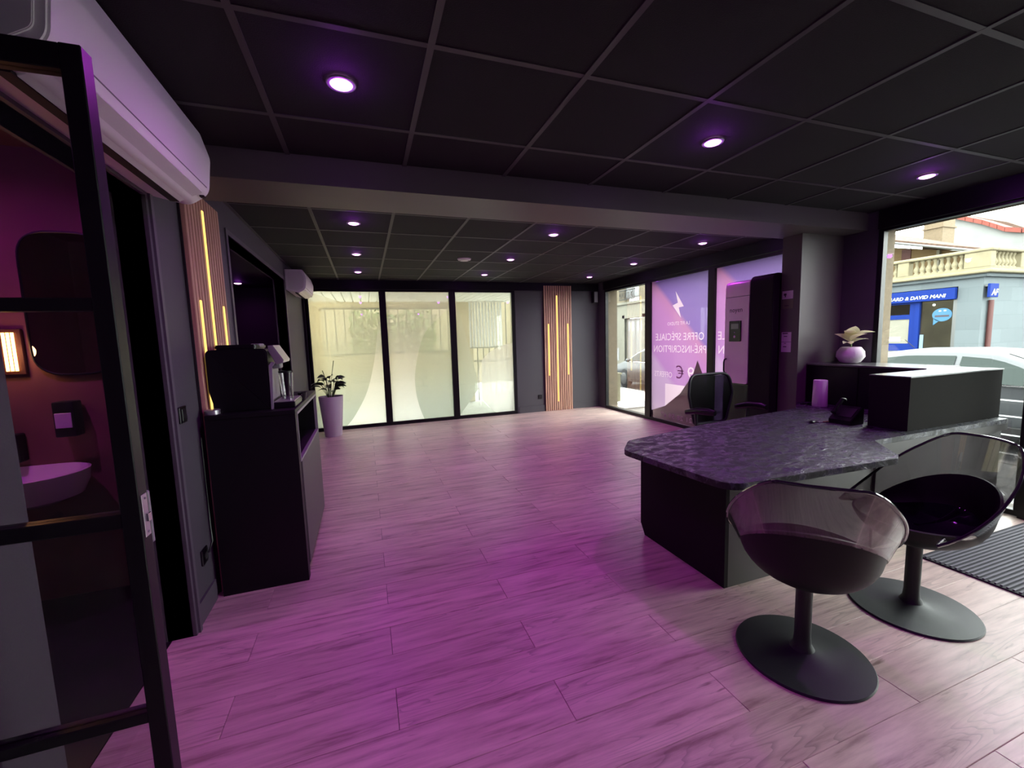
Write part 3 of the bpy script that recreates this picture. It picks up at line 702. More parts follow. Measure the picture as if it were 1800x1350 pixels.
sdp = thing('soap_dispenser', 'small wall soap dispenser with a white front above the basin', 'dispenser', (-1.53, 2.94, .92))
obj('dispenser_body', MB().box(-.045, .045, -.08, 0, 0, .19, bev=.008, seg=2), M['cab'], sdp, True, local=True)
obj('dispenser_front', MB().box(-.035, .035, -.086, -.081, .05, .13, bev=.002), M['white'], sdp, local=True)
wlp = thing('led_reflection', 'small glowing amber strips standing in for a mirror reflection in the washroom', 'lamp', (-1.74, 2.935, 1.28))  # glowing strips built in place of the slat panel's mirror reflection
obj('reflection_back', MB().box(-.05, .05, -.005, .012, -.02, .22, bev=.003), M['brown'], wlp, local=True)
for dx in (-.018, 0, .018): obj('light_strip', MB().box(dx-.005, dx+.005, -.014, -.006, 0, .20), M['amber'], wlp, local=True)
L_ = bpy.data.lights.new('amber_fill', 'POINT'); L_.energy = 1.6; L_.color = (1, .45, .2); L_.shadow_soft_size = .05; lo_ = bpy.data.objects.new('amber_fill', L_); COL.objects.link(lo_); lo_.location = (-1.74, 2.85, 1.38)  # added point lamp that brightens the basin and washroom wall
tw = thing('hand_towel_box', 'dark square towel box on the washroom wall beside the basin', 'dispenser', (-1.80, 2.93, .80))
obj('towel_box_body', MB().box(-.06, .06, -.05, .018, 0, .15, bev=.006), M['cab'], tw, local=True)
obj('towel_slot', MB().box(-.04, .04, -.053, -.05, .02, .03), M['paper'], tw, local=True)
gl_ = tag(obj('glass_globe', MB().ball((-1.276, 2.86, 2.10), .035), M['cup'], smooth=True), 'small glass globe lamp glinting red at the top of the doorway', 'lamp')
obj('glowing_filament', MB().ball((-1.276, 2.86, 2.10), .008, 6), M['redglow'], gl_)
obj('lamp_stem', MB().tube([(-1.276, 2.86, 2.135), (-1.276, 2.86, 2.42)], .004), M['frame'], gl_)

# ------------------------------------------------------------------ switches and sockets
def plate(name, label, cat, loc, rz, hole=True):
    t = thing(name, label, cat, loc, rz)
    obj('face_plate', MB().box(-.04, .04, -.010, 0, -.04, .04, bev=.003), M['black'], t, local=True)
    if hole:
        obj('socket_well', MB().lathe([(0, .001), (.018, .001), (.02, .003)], n=20, mat=Matrix.Rotation(PI/2, 4, 'X'), c=(0, -.010, 0)), M['dark'], t, local=True)
        obj('earth_pin', MB().tube([(0, -.010, .012), (0, -.016, .012)], .0022), M['chrome'], t, local=True)
    else: obj('rocker', MB().box(-.022, .022, -.014, -.010, -.03, .03, bev=.002), M['black'], t, local=True)
    return t
plate('light_switch', 'black wall switch beside the washroom door casing', 'switch', (XL, 2.43, 1.05), PI/2, False)
plate('wall_socket', 'black wall socket low on the left wall beside the coffee cabinet', 'socket', (XL, 2.50, .295), PI/2)
plate('wall_socket', 'black wall socket on the far wall left of the slatted panel', 'socket', (3.045, YB, .28), 0)
cd = tag(obj('power_cord', MB().tube([(-.835, 2.50, .31), (-.82, 2.52, .36), (-.835, 2.56, .42), (-.845, 2.592, .55), (-.845, 2.594, .9)], .004, 6), M['black'], smooth=True), 'black cord rising from the low socket behind the cabinet', 'cord')

# ------------------------------------------------------------------ coffee cabinet
cb = thing('coffee_cabinet', 'tall black cabinet carrying the coffee machine on the left', 'cabinet', (-.62, 3.1, 0))
x0, x1, y0, y1, z1 = -.822, -.39, 2.60, 3.64, 1.012
obj('carcass', MB().box(x0, x1-.02, y0, y0+.02, 0, z1-.025).box(x0, x1-.02, y1-.02, y1, 0, z1-.025).box(x0, x1-.02, y0+.02, y1-.02, 0, .10).box(x0, x0+.015, y0+.02, y1-.02, .10, z1-.025).box(x0+.015, x1-.02, y0+.02, y1-.02, .69, .708), M['cab'], cb)
obj('worktop', MB().box(x0, x1, y0-.004, y1+.004, z1-.025, z1, bev=.002), M['cab'], cb)
obj('door', MB().box(x1-.02, x1, y0+.10, y1, .06, .69, bev=.002), M['cabg'], cb)
obj('shelf_surround', MB().box(x1-.02, x1, y0+.06, y0+.075, .705, .985).box(x1-.02, x1, y1-.012, y1, .705, .985).box(x1-.02, x1, y0+.06, y1, .972, .987).box(x1-.02, x1, y0+.06, y1, .693, .706), M['greyp'], cb)
obj('filler_strip', MB().box(x1-.02, x1-.002, y0, y0+.06, 0, z1-.025), M['cab'], cb)
# coffee machine
cm = thing('coffee_machine', 'black bean-to-cup coffee machine with a tilted silver screen', 'coffee machine', (-.65, 2.82, 1.012))
pr = roundpoly([(-.14, 0), (.13, 0), (.13, .345), (-.165, .345), (-.165, .12)], [.01, .004, .03, .03, .05], 5)
obj('body', MB().prism(pr, -.14, .16, 'y', bev=.006), M['black'], cm, True, local=True)
obj('bean_hopper_lid', MB().prism(roundpoly([(-.13, -.12), (.08, -.12), (.08, .13), (-.13, .13)], .03, 4), .344, .37, 'z', bev=.006), M['black'], cm, True, local=True)
obj('lid_handle', MB().box(.035, .082, -.05, .06, .352, .374, bev=.004), M['greyp'], cm, local=True)
obj('control_screen', MB().prism([(.13, .36), (.155, .362), (.205, .275), (.20, .262), (.165, .25), (.13, .33)], -.10, .12, 'y', bev=.004), M['silver'], cm, local=True)
obj('coffee_spout', MB().box(.13, .175, -.03, .05, .225, .26, bev=.006), M['greyp'], cm, local=True)
obj('side_trim', MB().prism([(.128, 0), (.140, 0), (.150, .24), (.165, .262), (.15, .27), (.135, .25)], -.142, -.128, 'y'), M['greyp'], cm, local=True)
obj('back_plate', MB().box(.128, .133, -.10, .12, .05, .22), M['greyp'], cm, local=True)
obj('drip_tray', MB().box(.13, .25, -.13, .15, 0, .035, bev=.006, seg=2), M['black'], cm, local=True)
obj('drip_grid', MB().box(.14, .245, -.12, .14, .035, .039), M['silver'], cm, local=True)
cg = thing('glass_jug', 'tapered clear glass jug standing on the drip tray', 'glass', (-.455, 2.82, 1.052))
obj('jug_wall', MB().lathe([(0, .012), (.026, .014), (.038, .16), (.040, .16), (.029, .0), (0, 0)], n=28), M['cup'], cg, True, local=True)
obj('jug_rim', MB().lathe([(.0385, .158), (.041, .158), (.041, .168), (.0385, .168), (.0385, .158)], n=28), M['black'], cg, True, local=True)
obj('jug_foot', MB().lathe([(0, 0), (.030, 0), (.030, .022), (0, .022)], n=24), M['cup'], cg, True, local=True)
# little espresso cups and a puck of cable at the machine
cc = thing('espresso_cup', 'small dark cup lying at the front of the drip tray', 'cup', (-.375, 2.90, 1.013) if False else (-.405, 3.03, 1.013))
obj('cup_body', MB().lathe([(0, .003), (.018, .003), (.026, .05), (.028, .05), (.02, 0), (0, 0)], n=20), M['black'], cc, True, local=True)
obj('cup_handle', MB().tube([(0, -.025, .04), (0, -.04, .036), (0, -.04, .018), (0, -.021, .012)], .003, 6), M['black'], cc, True, local=True)
tin = thing('round_tin', 'small round gold-lit tin on the cabinet behind the coffee machine', 'tin', (-.80, 2.66, 1.012))
obj('tin_body', MB().lathe([(0, 0), (.035, 0), (.035, .02), (0, .02)], n=24), M['silver'], tin, True, local=True)
obj('tin_lid', MB().lathe([(0, .027), (.030, .026), (.037, .022), (.037, .019)], n=24), M['silver'], tin, True, local=True)

# ------------------------------------------------------------------ floor plant
def leaf_grid(L, W, bend, curl=.0, n=8):
    P = []
    for i in range(n+1):
        t = i/n; wd = W*math.sin(PI*min(1, t**.75))**.9*(1 if t < 1 else 0)+.0008
        a = bend*t; x = L*(math.sin(a)/bend if abs(bend) > 1e-3 else t)*1.0; z = L*((1-math.cos(a))/bend if abs(bend) > 1e-3 else 0)
        P.append([(x, -wd/2, -z+curl*abs(wd)), (x, 0, -z), (x, wd/2, -z+curl*abs(wd))])
    return P
def leafobj(name, m, parent, base, az, el, L, W, bend, rollz=0, curl=.25):
    b = MB(); b.grid(leaf_grid(L, W, bend, curl), .0012)
    b.bm.transform(Matrix.Translation(base) @ Matrix.Rotation(az, 4, 'Z') @ Matrix.Rotation(-el, 4, 'Y') @ Matrix.Rotation(rollz, 4, 'X'))
    return obj(name, b, m, parent, True, local=True)
fp = thing('potted_plant', 'leafy green plant in a tall lilac-white pot by the frosted window', 'plant', (-.525, 6.80, 0))
obj('planter', MB().lathe([(0, 0), (.118, 0), (.122, .01), (.172, .585), (.172, .605), (.160, .605), (.155, .55), (0, .55)], n=40), M['pot'], fp, True, local=True)
obj('soil', MB().lathe([(0, .572), (.156, .566)], n=24), M['soil'], fp, local=True)
rnd = random.Random(3)
for k_ in range(26):
    az = 2*PI*k_/26*2.4+rnd.uniform(-.3, .3); el = rnd.uniform(1.05, 1.48); Ls = rnd.uniform(.10, .33)
    bx, by = .03*math.cos(az), .03*math.sin(az)
    dx, dy, dz = math.cos(az)*math.cos(el), math.sin(az)*math.cos(el), math.sin(el)
    e = (bx+dx*Ls, by+dy*Ls, .57+dz*Ls)
    obj('leaf_stalk', MB().tube([(bx, by, .565), (bx+dx*Ls*.5, by+dy*Ls*.5, .57+dz*Ls*.55), e], .004, 5), M['stem'], fp, True, local=True)
    leafobj('leaf', M['leaf'], fp, e, az, el*.45, rnd.uniform(.13, .185), rnd.uniform(.07, .10), rnd.uniform(.6, 1.3), rnd.uniform(-.9, .9))
for az, L_ in ((.9, .56), (2.6, .42)):
    obj('flower_stem', MB().tube([(0, 0, .57), (.05*math.cos(az), .05*math.sin(az), .57+L_*.6), (.11*math.cos(az), .11*math.sin(az), .57+L_)], [.004, .0035, .006], 5), M['leaf'], fp, True, local=True)
# corner loudspeaker
spk = thing('wall_speaker', 'slim black loudspeaker high in the far right corner', 'speaker', (4.20, YB-.06, 2.10))
obj('speaker_cabinet', MB().box(-.045, .045, -.05, .05, -.09, .12, bev=.008, seg=2), M['black'], spk, local=True)
obj('speaker_grille', MB().box(-.036, .036, -.054, -.05, -.08, .11, bev=.001), M['greyp'], spk, local=True)
obj('speaker_bracket', MB().box(-.012, .012, .05, .06, -.02, .04), M['frame'], spk, local=True)

# ================================================================== PINK AND BLACK CABINET BY THE BANNER
mc = thing('tall_machine', 'tall machine with a pink front door and black side panel by the pilaster', 'machine', (3.9, 3.25, 0))
def bullprism(xf, xb, y0_, y1_, z0_, z1_, r, m, name, par=mc, far_round=0):
    p = roundpoly([(xb, z0_), (xf, z0_), (xf, z1_), (xb, z1_)], [0, .004, r, 0], 8)
    return obj(name, MB().prism(p, y0_, y1_, 'y', bev=.004), m, par, True)
bullprism(3.70, 4.20, 3.235, 3.565, .02, 1.885, .07, M['black'], 'carcass')
bullprism(3.672, 4.20, 2.985, 3.235, .02, 1.915, .07, M['deskp'], 'black_side_panel')
bullprism(3.685, 3.80, 3.250, 3.548, 1.735, 1.892, .07, M['pink'], 'upper_door_panel')
dr = obj('door', MB().prism(roundpoly([(3.250, .83), (3.548, .83), (3.548, 1.730), (3.250, 1.730)], [.03, .03, 0, 0], 5), 3.682, 3.70, 'x', bev=.002), M['pink'], mc)
obj('lower_panel', MB().box(3.69, 3.70, 3.24, 3.56, .02, .82), M['black'], mc)
cpn = obj('control_panel', MB().box(3.672, 3.682, 3.335, 3.485, 1.27, 1.485, bev=.004), M['black'], mc)
obj('display', MB().box(3.669, 3.672, 3.36, 3.455, 1.40, 1.455), M['screen'], cpn)
obj('push_button', MB().ball((3.670, 3.41, 1.32), .012, 8, (.4, 1, 1.2)), M['white2'], cpn, True)
obj('small_button', MB().ball((3.670, 3.41, 1.365), .006, 6, (.4, 1, 1)), M['white2'], cpn, True)
obj('door_handle', MB().tube([(3.682, 3.52, 1.085), (3.655, 3.52, 1.075), (3.648, 3.52, 1.05), (3.648, 3.52, .965), (3.655, 3.52, .94), (3.682, 3.52, .93)], .008), M['black'], mc, True)
lettering('maker_lettering', 'noyen', .07, M['ink'], mc, (3.679, 3.405, 1.575), (0, -1, 0), width=.155)
# papers on the pilaster
def paper(label, y0_, y1_, z0_, z1_, marks, m=None):
    t = thing('paper_notice', label, 'notice', (3.76, (y0_+y1_)/2, z0_))
    obj('sheet', MB().box(3.757, 3.7598, y0_, y1_, z0_, z1_), m or M['paper'], t)
    for a, b, c, d in marks:
        obj('print_mark', MB().box(3.7562, 3.757, y0_+(y1_-y0_)*(1-b), y0_+(y1_-y0_)*(1-a), z0_+(z1_-z0_)*c, z0_+(z1_-z0_)*d), M['ink'], t)
paper('pale card with a dark emblem, topmost notice on the pilaster', 2.85, 2.955, 1.66, 1.735, [(.15, .4, .45, .7), (.25, .35, .25, .5)])
paper('olive grey card under the pale one on the pilaster', 2.845, 2.95, 1.57, 1.655, [(.2, .6, .3, .38)], mat('olive_card', (.15, .15, .09), .6))
paper('upper pink printed notice on the pilaster', 2.853, 2.948, 1.262, 1.352, [(.1, .65, .82, .92), (.25, .6, .52, .6)])
paper('lower pink printed notice on the pilaster', 2.853, 2.948, 1.165, 1.258, [(.2, .55, .5, .58), (.3, .5, .85, .9)])

# ================================================================== RECEPTION DESK
dk = thing('reception_desk', 'black slate-topped reception desk with an angled corner', 'desk', (2.8, 1.95, 0))
poly = [(1.470, 1.365), (2.53, 1.325), (2.60, 1.36), (2.825, 1.600), (4.25, 1.600), (4.25, 1.885), (3.875, 1.885), (3.875, 2.78), (3.755, 2.775), (3.46, 2.56), (2.34, 2.41), (1.545, 2.235), (1.395, 2.06)]
rads = [.11, .03, .03, .05, 0, 0, 0, 0, .0, .2, .3, .10, .09]
obj('slate_top', MB().prism(roundpoly(poly, rads, 8), .668, .700, 'z', bev=.002), M['slate'], dk)
obj('end_panel', MB().prism([(1.64, .668), (1.64, 0), (2.315, 0), (2.36, .075), (2.36, .668)], 1.735, 1.760, 'x'), M['deskp'], dk)
obj('front_panel', MB().box(1.760, 2.90, 1.640, 1.662, 0, .668), M['cabg'], dk)
obj('front_panel', MB().box(2.90, 4.24, 1.625, 1.647, 0, .668), M['cabg'], dk)
obj('edge_band', MB().box(2.83, 4.25, 1.5995, 1.6245, .62, .668), M['cabg'], dk)
obj('rear_panel', MB().box(1.762, 3.86, 2.28, 2.30, .25, .668), M['deskp'], dk) if False else None
ct = thing('counter_box', 'raised black counter box with a glossy top on the desk', 'counter', (3.7, 1.78, .70))
obj('box_body', MB().box(3.235, 4.27, 1.66, 1.882, .7005, 1.044, bev=.001), M['deskp'], ct)
obj('front_cladding', MB().box(3.235, 4.27, 1.655, 1.6598, .7005, 1.044), mat('counter_front', (.022, .021, .020), .9, spec=.05), ct)
obj('glossy_top', MB().box(3.228, 4.275, 1.650, 1.884, 1.0442, 1.052), M['countertop'], ct)
sc = thing('window_side_cabinet', 'low black cabinet along the display window carrying the flower pot', 'cabinet', (4.08, 2.3, 0))
obj('carcass', MB().box(3.88, 4.285, 1.90, 2.775, .0, 1.045), M['cab'], sc)
obj('glossy_top', MB().box(3.872, 4.29, 1.892, 2.778, 1.0455, 1.058), M['countertop'], sc)
for y_ in (1.91, 2.345): obj('door', MB().box(3.8782-.006, 3.8798, y_, y_+.42, .72, 1.03), M['cab'], sc)
# white cylinder
cyl = thing('white_canister', 'white cylindrical canister on the slate desk', 'canister', (3.735, 2.55, .7002))
obj('canister_body', MB().lathe([(0, 0), (.055, 0), (.057, .004), (.052, .225), (.050, .228)], n=40), M['white2'], cyl, True, local=True)
obj('canister_top', MB().lathe([(.050, .228), (.046, .230), (.015, .228), (.012, .222), (0, .222)], n=40), M['paper'], cyl, True, local=True)
# flower pot
po = thing('flower_pot', 'round pale stone pot with cream leaves on the cabinet by the window', 'plant', (4.10, 2.55, 1.0585))
obj('bowl_pot', MB().lathe([(0, 0), (.05, 0), (.075, .012), (.105, .06), (.100, .105), (.075, .142), (.064, .146), (.062, .138), (0, .13)], n=40), M['pot2'], po, True, local=True)
obj('soil', MB().lathe([(0, .136), (.06, .132)], n=20), M['soil'], po, local=True)
rnd = random.Random(11)
for k_, (az, el, L_, W_) in enumerate([(PI*1.0+.3, .35, .20, .07), (-.2, .45, .19, .075), (PI*.75, .8, .15, .09), (PI*1.5, .75, .14, .10), (PI*1.25, 1.15, .16, .11), (.7, .9, .14, .09), (PI*1.75, .55, .17, .09), (PI*1.1, .65, .15, .08)]):
    leafobj('cream_leaf', M['cream'], po, (.0, .0, .17+.01*k_), az, el, L_, W_, .6, rnd.uniform(-.5, .5), .18)
obj('stem', MB().tube([(0, 0, .13), (.005, 0, .20), (0, .005, .26)], [.008, .006, .003], 6), M['stem'], po, True, local=True)
# keys and phone
ky = thing('key_bunch', 'bunch of keys with a lanyard clip on the slate desk', 'keys', (3.03, 2.09, .701))
obj('key_ring', MB().tube([(.018*math.cos(a), .018*math.sin(a), .004) for a in [2*PI*i/14 for i in range(14)]], .0015, 5, True), M['chrome'], ky, True, local=True)
for a in (.2, -.5, 2.6):
    b = MB().box(.018, .035, -.010, .010, .001, .004, bev=.0008).box(.035, .068, -.003, .003, .001, .0035); b.bm.transform(Matrix.Rotation(a, 4, 'Z'))
    obj('key', b, M['chrome'], ky, local=True)
obj('key_fob', MB().box(-.05, -.018, -.014, .014, .001, .016, bev=.005), M['black'], ky, local=True)
obj('lanyard', MB().tube([(.05, -.02, .004), (.10, -.03, .006), (.16, -.03, .005)], .005, 6), mat('red_strap', (.25, .06, .06), .6), ky, local=True)
ph = thing('desk_telephone', 'black desk telephone against the counter box', 'telephone', (3.20, 1.99, .7003))
obj('phone_base', MB().prism([(-.08, 0), (.055, 0), (.055, .11), (.03, .12), (-.08, .03)], -.075, .075, 'y', bev=.004), M['black'], ph, local=True)
obj('handset', MB().tube([(-.06, .055, .07), (-.03, .055, .105), (.03, .055, .16), (.05, .055, .15)], [.018, .013, .013, .018], 8), M['black'], ph, True, local=True)
obj('keypad', MB().prism([(-.055, .051), (.01, .1045), (.008, .107), (-.057, .0535)], -.06, .02, 'y'), M['iron'], ph, local=True)
cdn = tag(obj('cable_coil', MB().tube([(3.70+.03*math.cos(a), 2.66+.03*math.sin(a), .706+.004*math.sin(a*3)) for a in [i*.45 for i in range(40)]], .005, 5), M['black'], smooth=True), 'small tangle of black cable on the desk by the pilaster', 'cable')

# ================================================================== OFFICE CHAIR
oc = thing('office_chair', 'black mesh office chair with armrests behind the desk', 'chair', (3.02, 3.02, 0), .03)
bk = roundpoly([(-.19, .53), (.19, .53), (.265, .80), (.235, .985), (-.235, .985), (-.265, .80)], [.05, .05, .10, .10, .10, .10], 6)
def bend(x, z): return .055-.55*x*x+.05*(z-.5)
obj('back_frame', MB().tube([(x, bend(x, z), z) for x, z in bk], .013, 8, True), M['blackm'], oc, True, local=True)
b = MB(); P = []
for i in range(11):
    z = .54+(.97-.54)*i/10; hw = .19+(.255-.19)*min(1, (z-.53)/.27) if z < .80 else .258-(.05*((z-.80)/.18)**2)
    P.append([(hw*(j/5-1), bend(hw*(j/5-1), z), z) for j in range(11)])
b.grid(P, .003); obj('back_mesh', b, M['mesh'], oc, True, local=True)
obj('back_spine', MB().tube([(0, .10, .62), (0, .11, .5), (0, .05, .42)], .022, 8), M['black'], oc, True, local=True)
obj('seat', MB().prism(roundpoly([(-.25, -.44), (.25, -.44), (.24, .04), (-.24, .04)], .08, 6), .42, .49, 'z', bev=.02), M['black'], oc, True, local=True)
for s in (-1, 1):
    ar = obj('armrest', MB().tube([(s*.30, .02, .66), (s*.31, -.10, .690), (s*.31, -.24, .700), (s*.30, -.30, .695)], [.022, .030, .030, .022], 10), M['black'], oc, True, local=True)
    obj('arm_post', MB().tube([(s*.31, -.10, .68), (s*.30, -.10, .55), (s*.22, -.14, .44)], .014, 8), M['blackm'], oc, True, local=True)
obj('gas_lift', MB().tube([(0, -.2, .42), (0, -.2, .08)], [.028, .02], 12), M['blackm'], oc, True, local=True)
for k_ in range(5):
    a = 2*PI*k_/5+.3
    lg = obj('leg', MB().tube([(0, -.2, .11), (.27*math.cos(a), -.2+.27*math.sin(a), .075)], [.025, .015], 8), M['blackm'], oc, True, local=True)
    obj('castor', MB().ball((.27*math.cos(a), -.2+.27*math.sin(a), .03), .03, 8), M['black'], oc, True, local=True)

# ================================================================== TULIP CHAIRS
def tulip(label, loc, rz):
    """faces local +x; back at -x"""
    t = thing('tulip_chair', label, 'chair', loc, rz, 'tulip chairs at the desk')
    obj('foot_plate', MB().lathe([(0, 0), (.245, 0), (.247, .004), (.243, .010), (.16, .016), (.08, .022), (.045, .034), (.033, .055), (.030, .09), (.030, .345), (0, .345)], n=64), M['blackm'], t, True, local=True)
    # closed section curve of the pan: angle a from the back, radius as a function of height
    def edge(a):      # rim height of the opaque pan
        c = math.cos(a); return .470+.175*max(0, c)**1.1
    def R(a, z, zr):   # horizontal radius
        u = max(0, min(1, (z-.330)/(.53-.330))); base = .255
        return base*(1-(1-u)**2.3)**.5*1.0+ .045*max(0, (z-.5))/.3
    def pt(a, z, dr=0): r = R(a, z, 0)+dr; return (-r*math.cos(a), r*math.sin(a)*.97, z)
    NA, NZ = 48, 12; m = bmesh.new(); rows_ = []
    for j in range(NZ+1):
        rw = []
        for i in range(NA):
            a = 2*PI*i/NA; z = .330+(edge(a)-.330)*(j/NZ)**1.6
            rw.append(m.verts.new(pt(a, z)) if j else None)
        rows_.append(rw)
    c0 = m.verts.new((0, 0, .330))
    for i in range(NA): m.faces.new((c0, rows_[1][i], rows_[1][(i+1) % NA]))
    for j in range(1, NZ):
        for i in range(NA): m.faces.new((rows_[j][i], rows_[j][(i+1) % NA], rows_[j+1][(i+1) % NA], rows_[j+1][i]))
    bmesh.ops.recalc_face_normals(m, faces=m.faces)
    bmesh.ops.solidify(m, geom=list(m.faces), thickness=.010)
    b = MB(); b.add(m); obj('seat_pan', b, M['bowl'], t, True, local=True)
    # glossy cushion
    b = MB(); P = []
    for j in range(9):
        f_ = 1-j/8
        P.append([((-1)*(R(a, .43, 0)-.014)*f_*math.cos(a), (R(a, .43, 0)-.014)*f_*math.sin(a)*.97, .432+(.05*max(0, math.cos(a))**2+.012)*f_**3-.012*(1-f_)) for a in [2*PI*i/48 for i in range(49)]])
    b.grid(P, .02); bmesh.ops.remove_doubles(b.bm, verts=b.bm.verts, dist=.0005)
    obj('seat_cushion', b, M['seatgloss'], t, True, local=True)
    # smoked transparent shell
    AM = math.radians(112)
    def rim(a):
        q = abs(a)/AM; top = .835-.035*(abs(a)/.7)**2 if abs(a) < .7 else None
        # eased fall from the back to the arm tips
        q = max(0, (q-.22)/.78); s = .35*q*q*(3-2*q)+.65*q**1.25; return (.835-.02*min(1, abs(a)/.8)**2)*(1-s)+.45*s
    b = MB(); P = []; NU, NV = 48, 12; rimpts = []
    for j in range(NV+1):
        v = j/NV; rw = []
        for i in range(NU+1):
            a = -AM+2*AM*i/NU; lo = edge(a)-.012; z = lo+(rim(a)-lo)*v
            flare = .004+.026*v**1.3*(abs(a)/AM)**2+.012*v
            p = pt(a, z, flare)
            # tips stretch forward a little
            p = (p[0]+.06*v*(abs(a)/AM)**5, p[1]*(1+.05*v*(abs(a)/AM)**4), p[2])
            rw.append(p)
        P.append(rw)
    rimpts = P[-1]
    b.grid(P, .004); sh = obj('clear_shell', b, M['smoke'], t, True, local=True)
    edgepts = [r_[0] for r_ in P][::1]+rimpts[1:-1]+[r_[-1] for r_ in P][::-1]
    obj('shell_rim', MB().tube(edgepts, .0065, 8), M['rimm'], t, True, local=True)
    return t
M['rimm'] = mat('polished_smoke_rim', (.03, .03, .035), .05, spec=.9, coat=1)
tulip('smoked clear-backed black tulip chair seen from behind, nearest the viewer', (1.663, 1.162, 0), math.radians(41))
tulip('smoked clear-backed black tulip chair with its seat showing, nearer the doormat', (2.445, 1.19, 0), math.radians(160))

# ------------------------------------------------------------------ doormat
dm = thing('doormat', 'dark ribbed entrance mat at the right', 'mat', (3.62, 1.0, 0))
obj('mat_base', MB().box(3.035, 4.20, .45, 1.455, .0005, .008), M['mat'], dm)
nr = 44
rb = MB()
for k_ in range(nr):
    y_ = .46+k_*(.985/nr); rb.box(3.045, 4.19, y_, y_+.010, .008, .0145)
obj('ribs', rb, M['matb'], dm, kind='stuff')

# ================================================================== OUTSIDE, STREET
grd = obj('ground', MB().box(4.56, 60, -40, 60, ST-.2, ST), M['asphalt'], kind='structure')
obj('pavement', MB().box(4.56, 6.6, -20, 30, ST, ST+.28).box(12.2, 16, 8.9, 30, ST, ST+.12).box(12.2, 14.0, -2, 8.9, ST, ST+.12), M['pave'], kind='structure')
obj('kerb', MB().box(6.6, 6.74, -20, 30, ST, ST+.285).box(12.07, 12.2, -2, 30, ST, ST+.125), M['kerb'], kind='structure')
# utility box
ub = thing('utility_box', 'beige street utility box on the pavement by the window', 'utility box', (4.95, 7.86, ST+.28))
obj('box_body', MB().box(-.15, .15, -.22, .22, 0, .72, bev=.006), M['stonec'], ub, local=True)
obj('box_lid', MB().box(-.17, .17, -.24, .24, .72, .76, bev=.006), M['stonec'], ub, local=True)
obj('box_door', MB().box(-.12, .12, -.226, -.22, .04, .68, bev=.002), M['stonec'], ub, local=True)
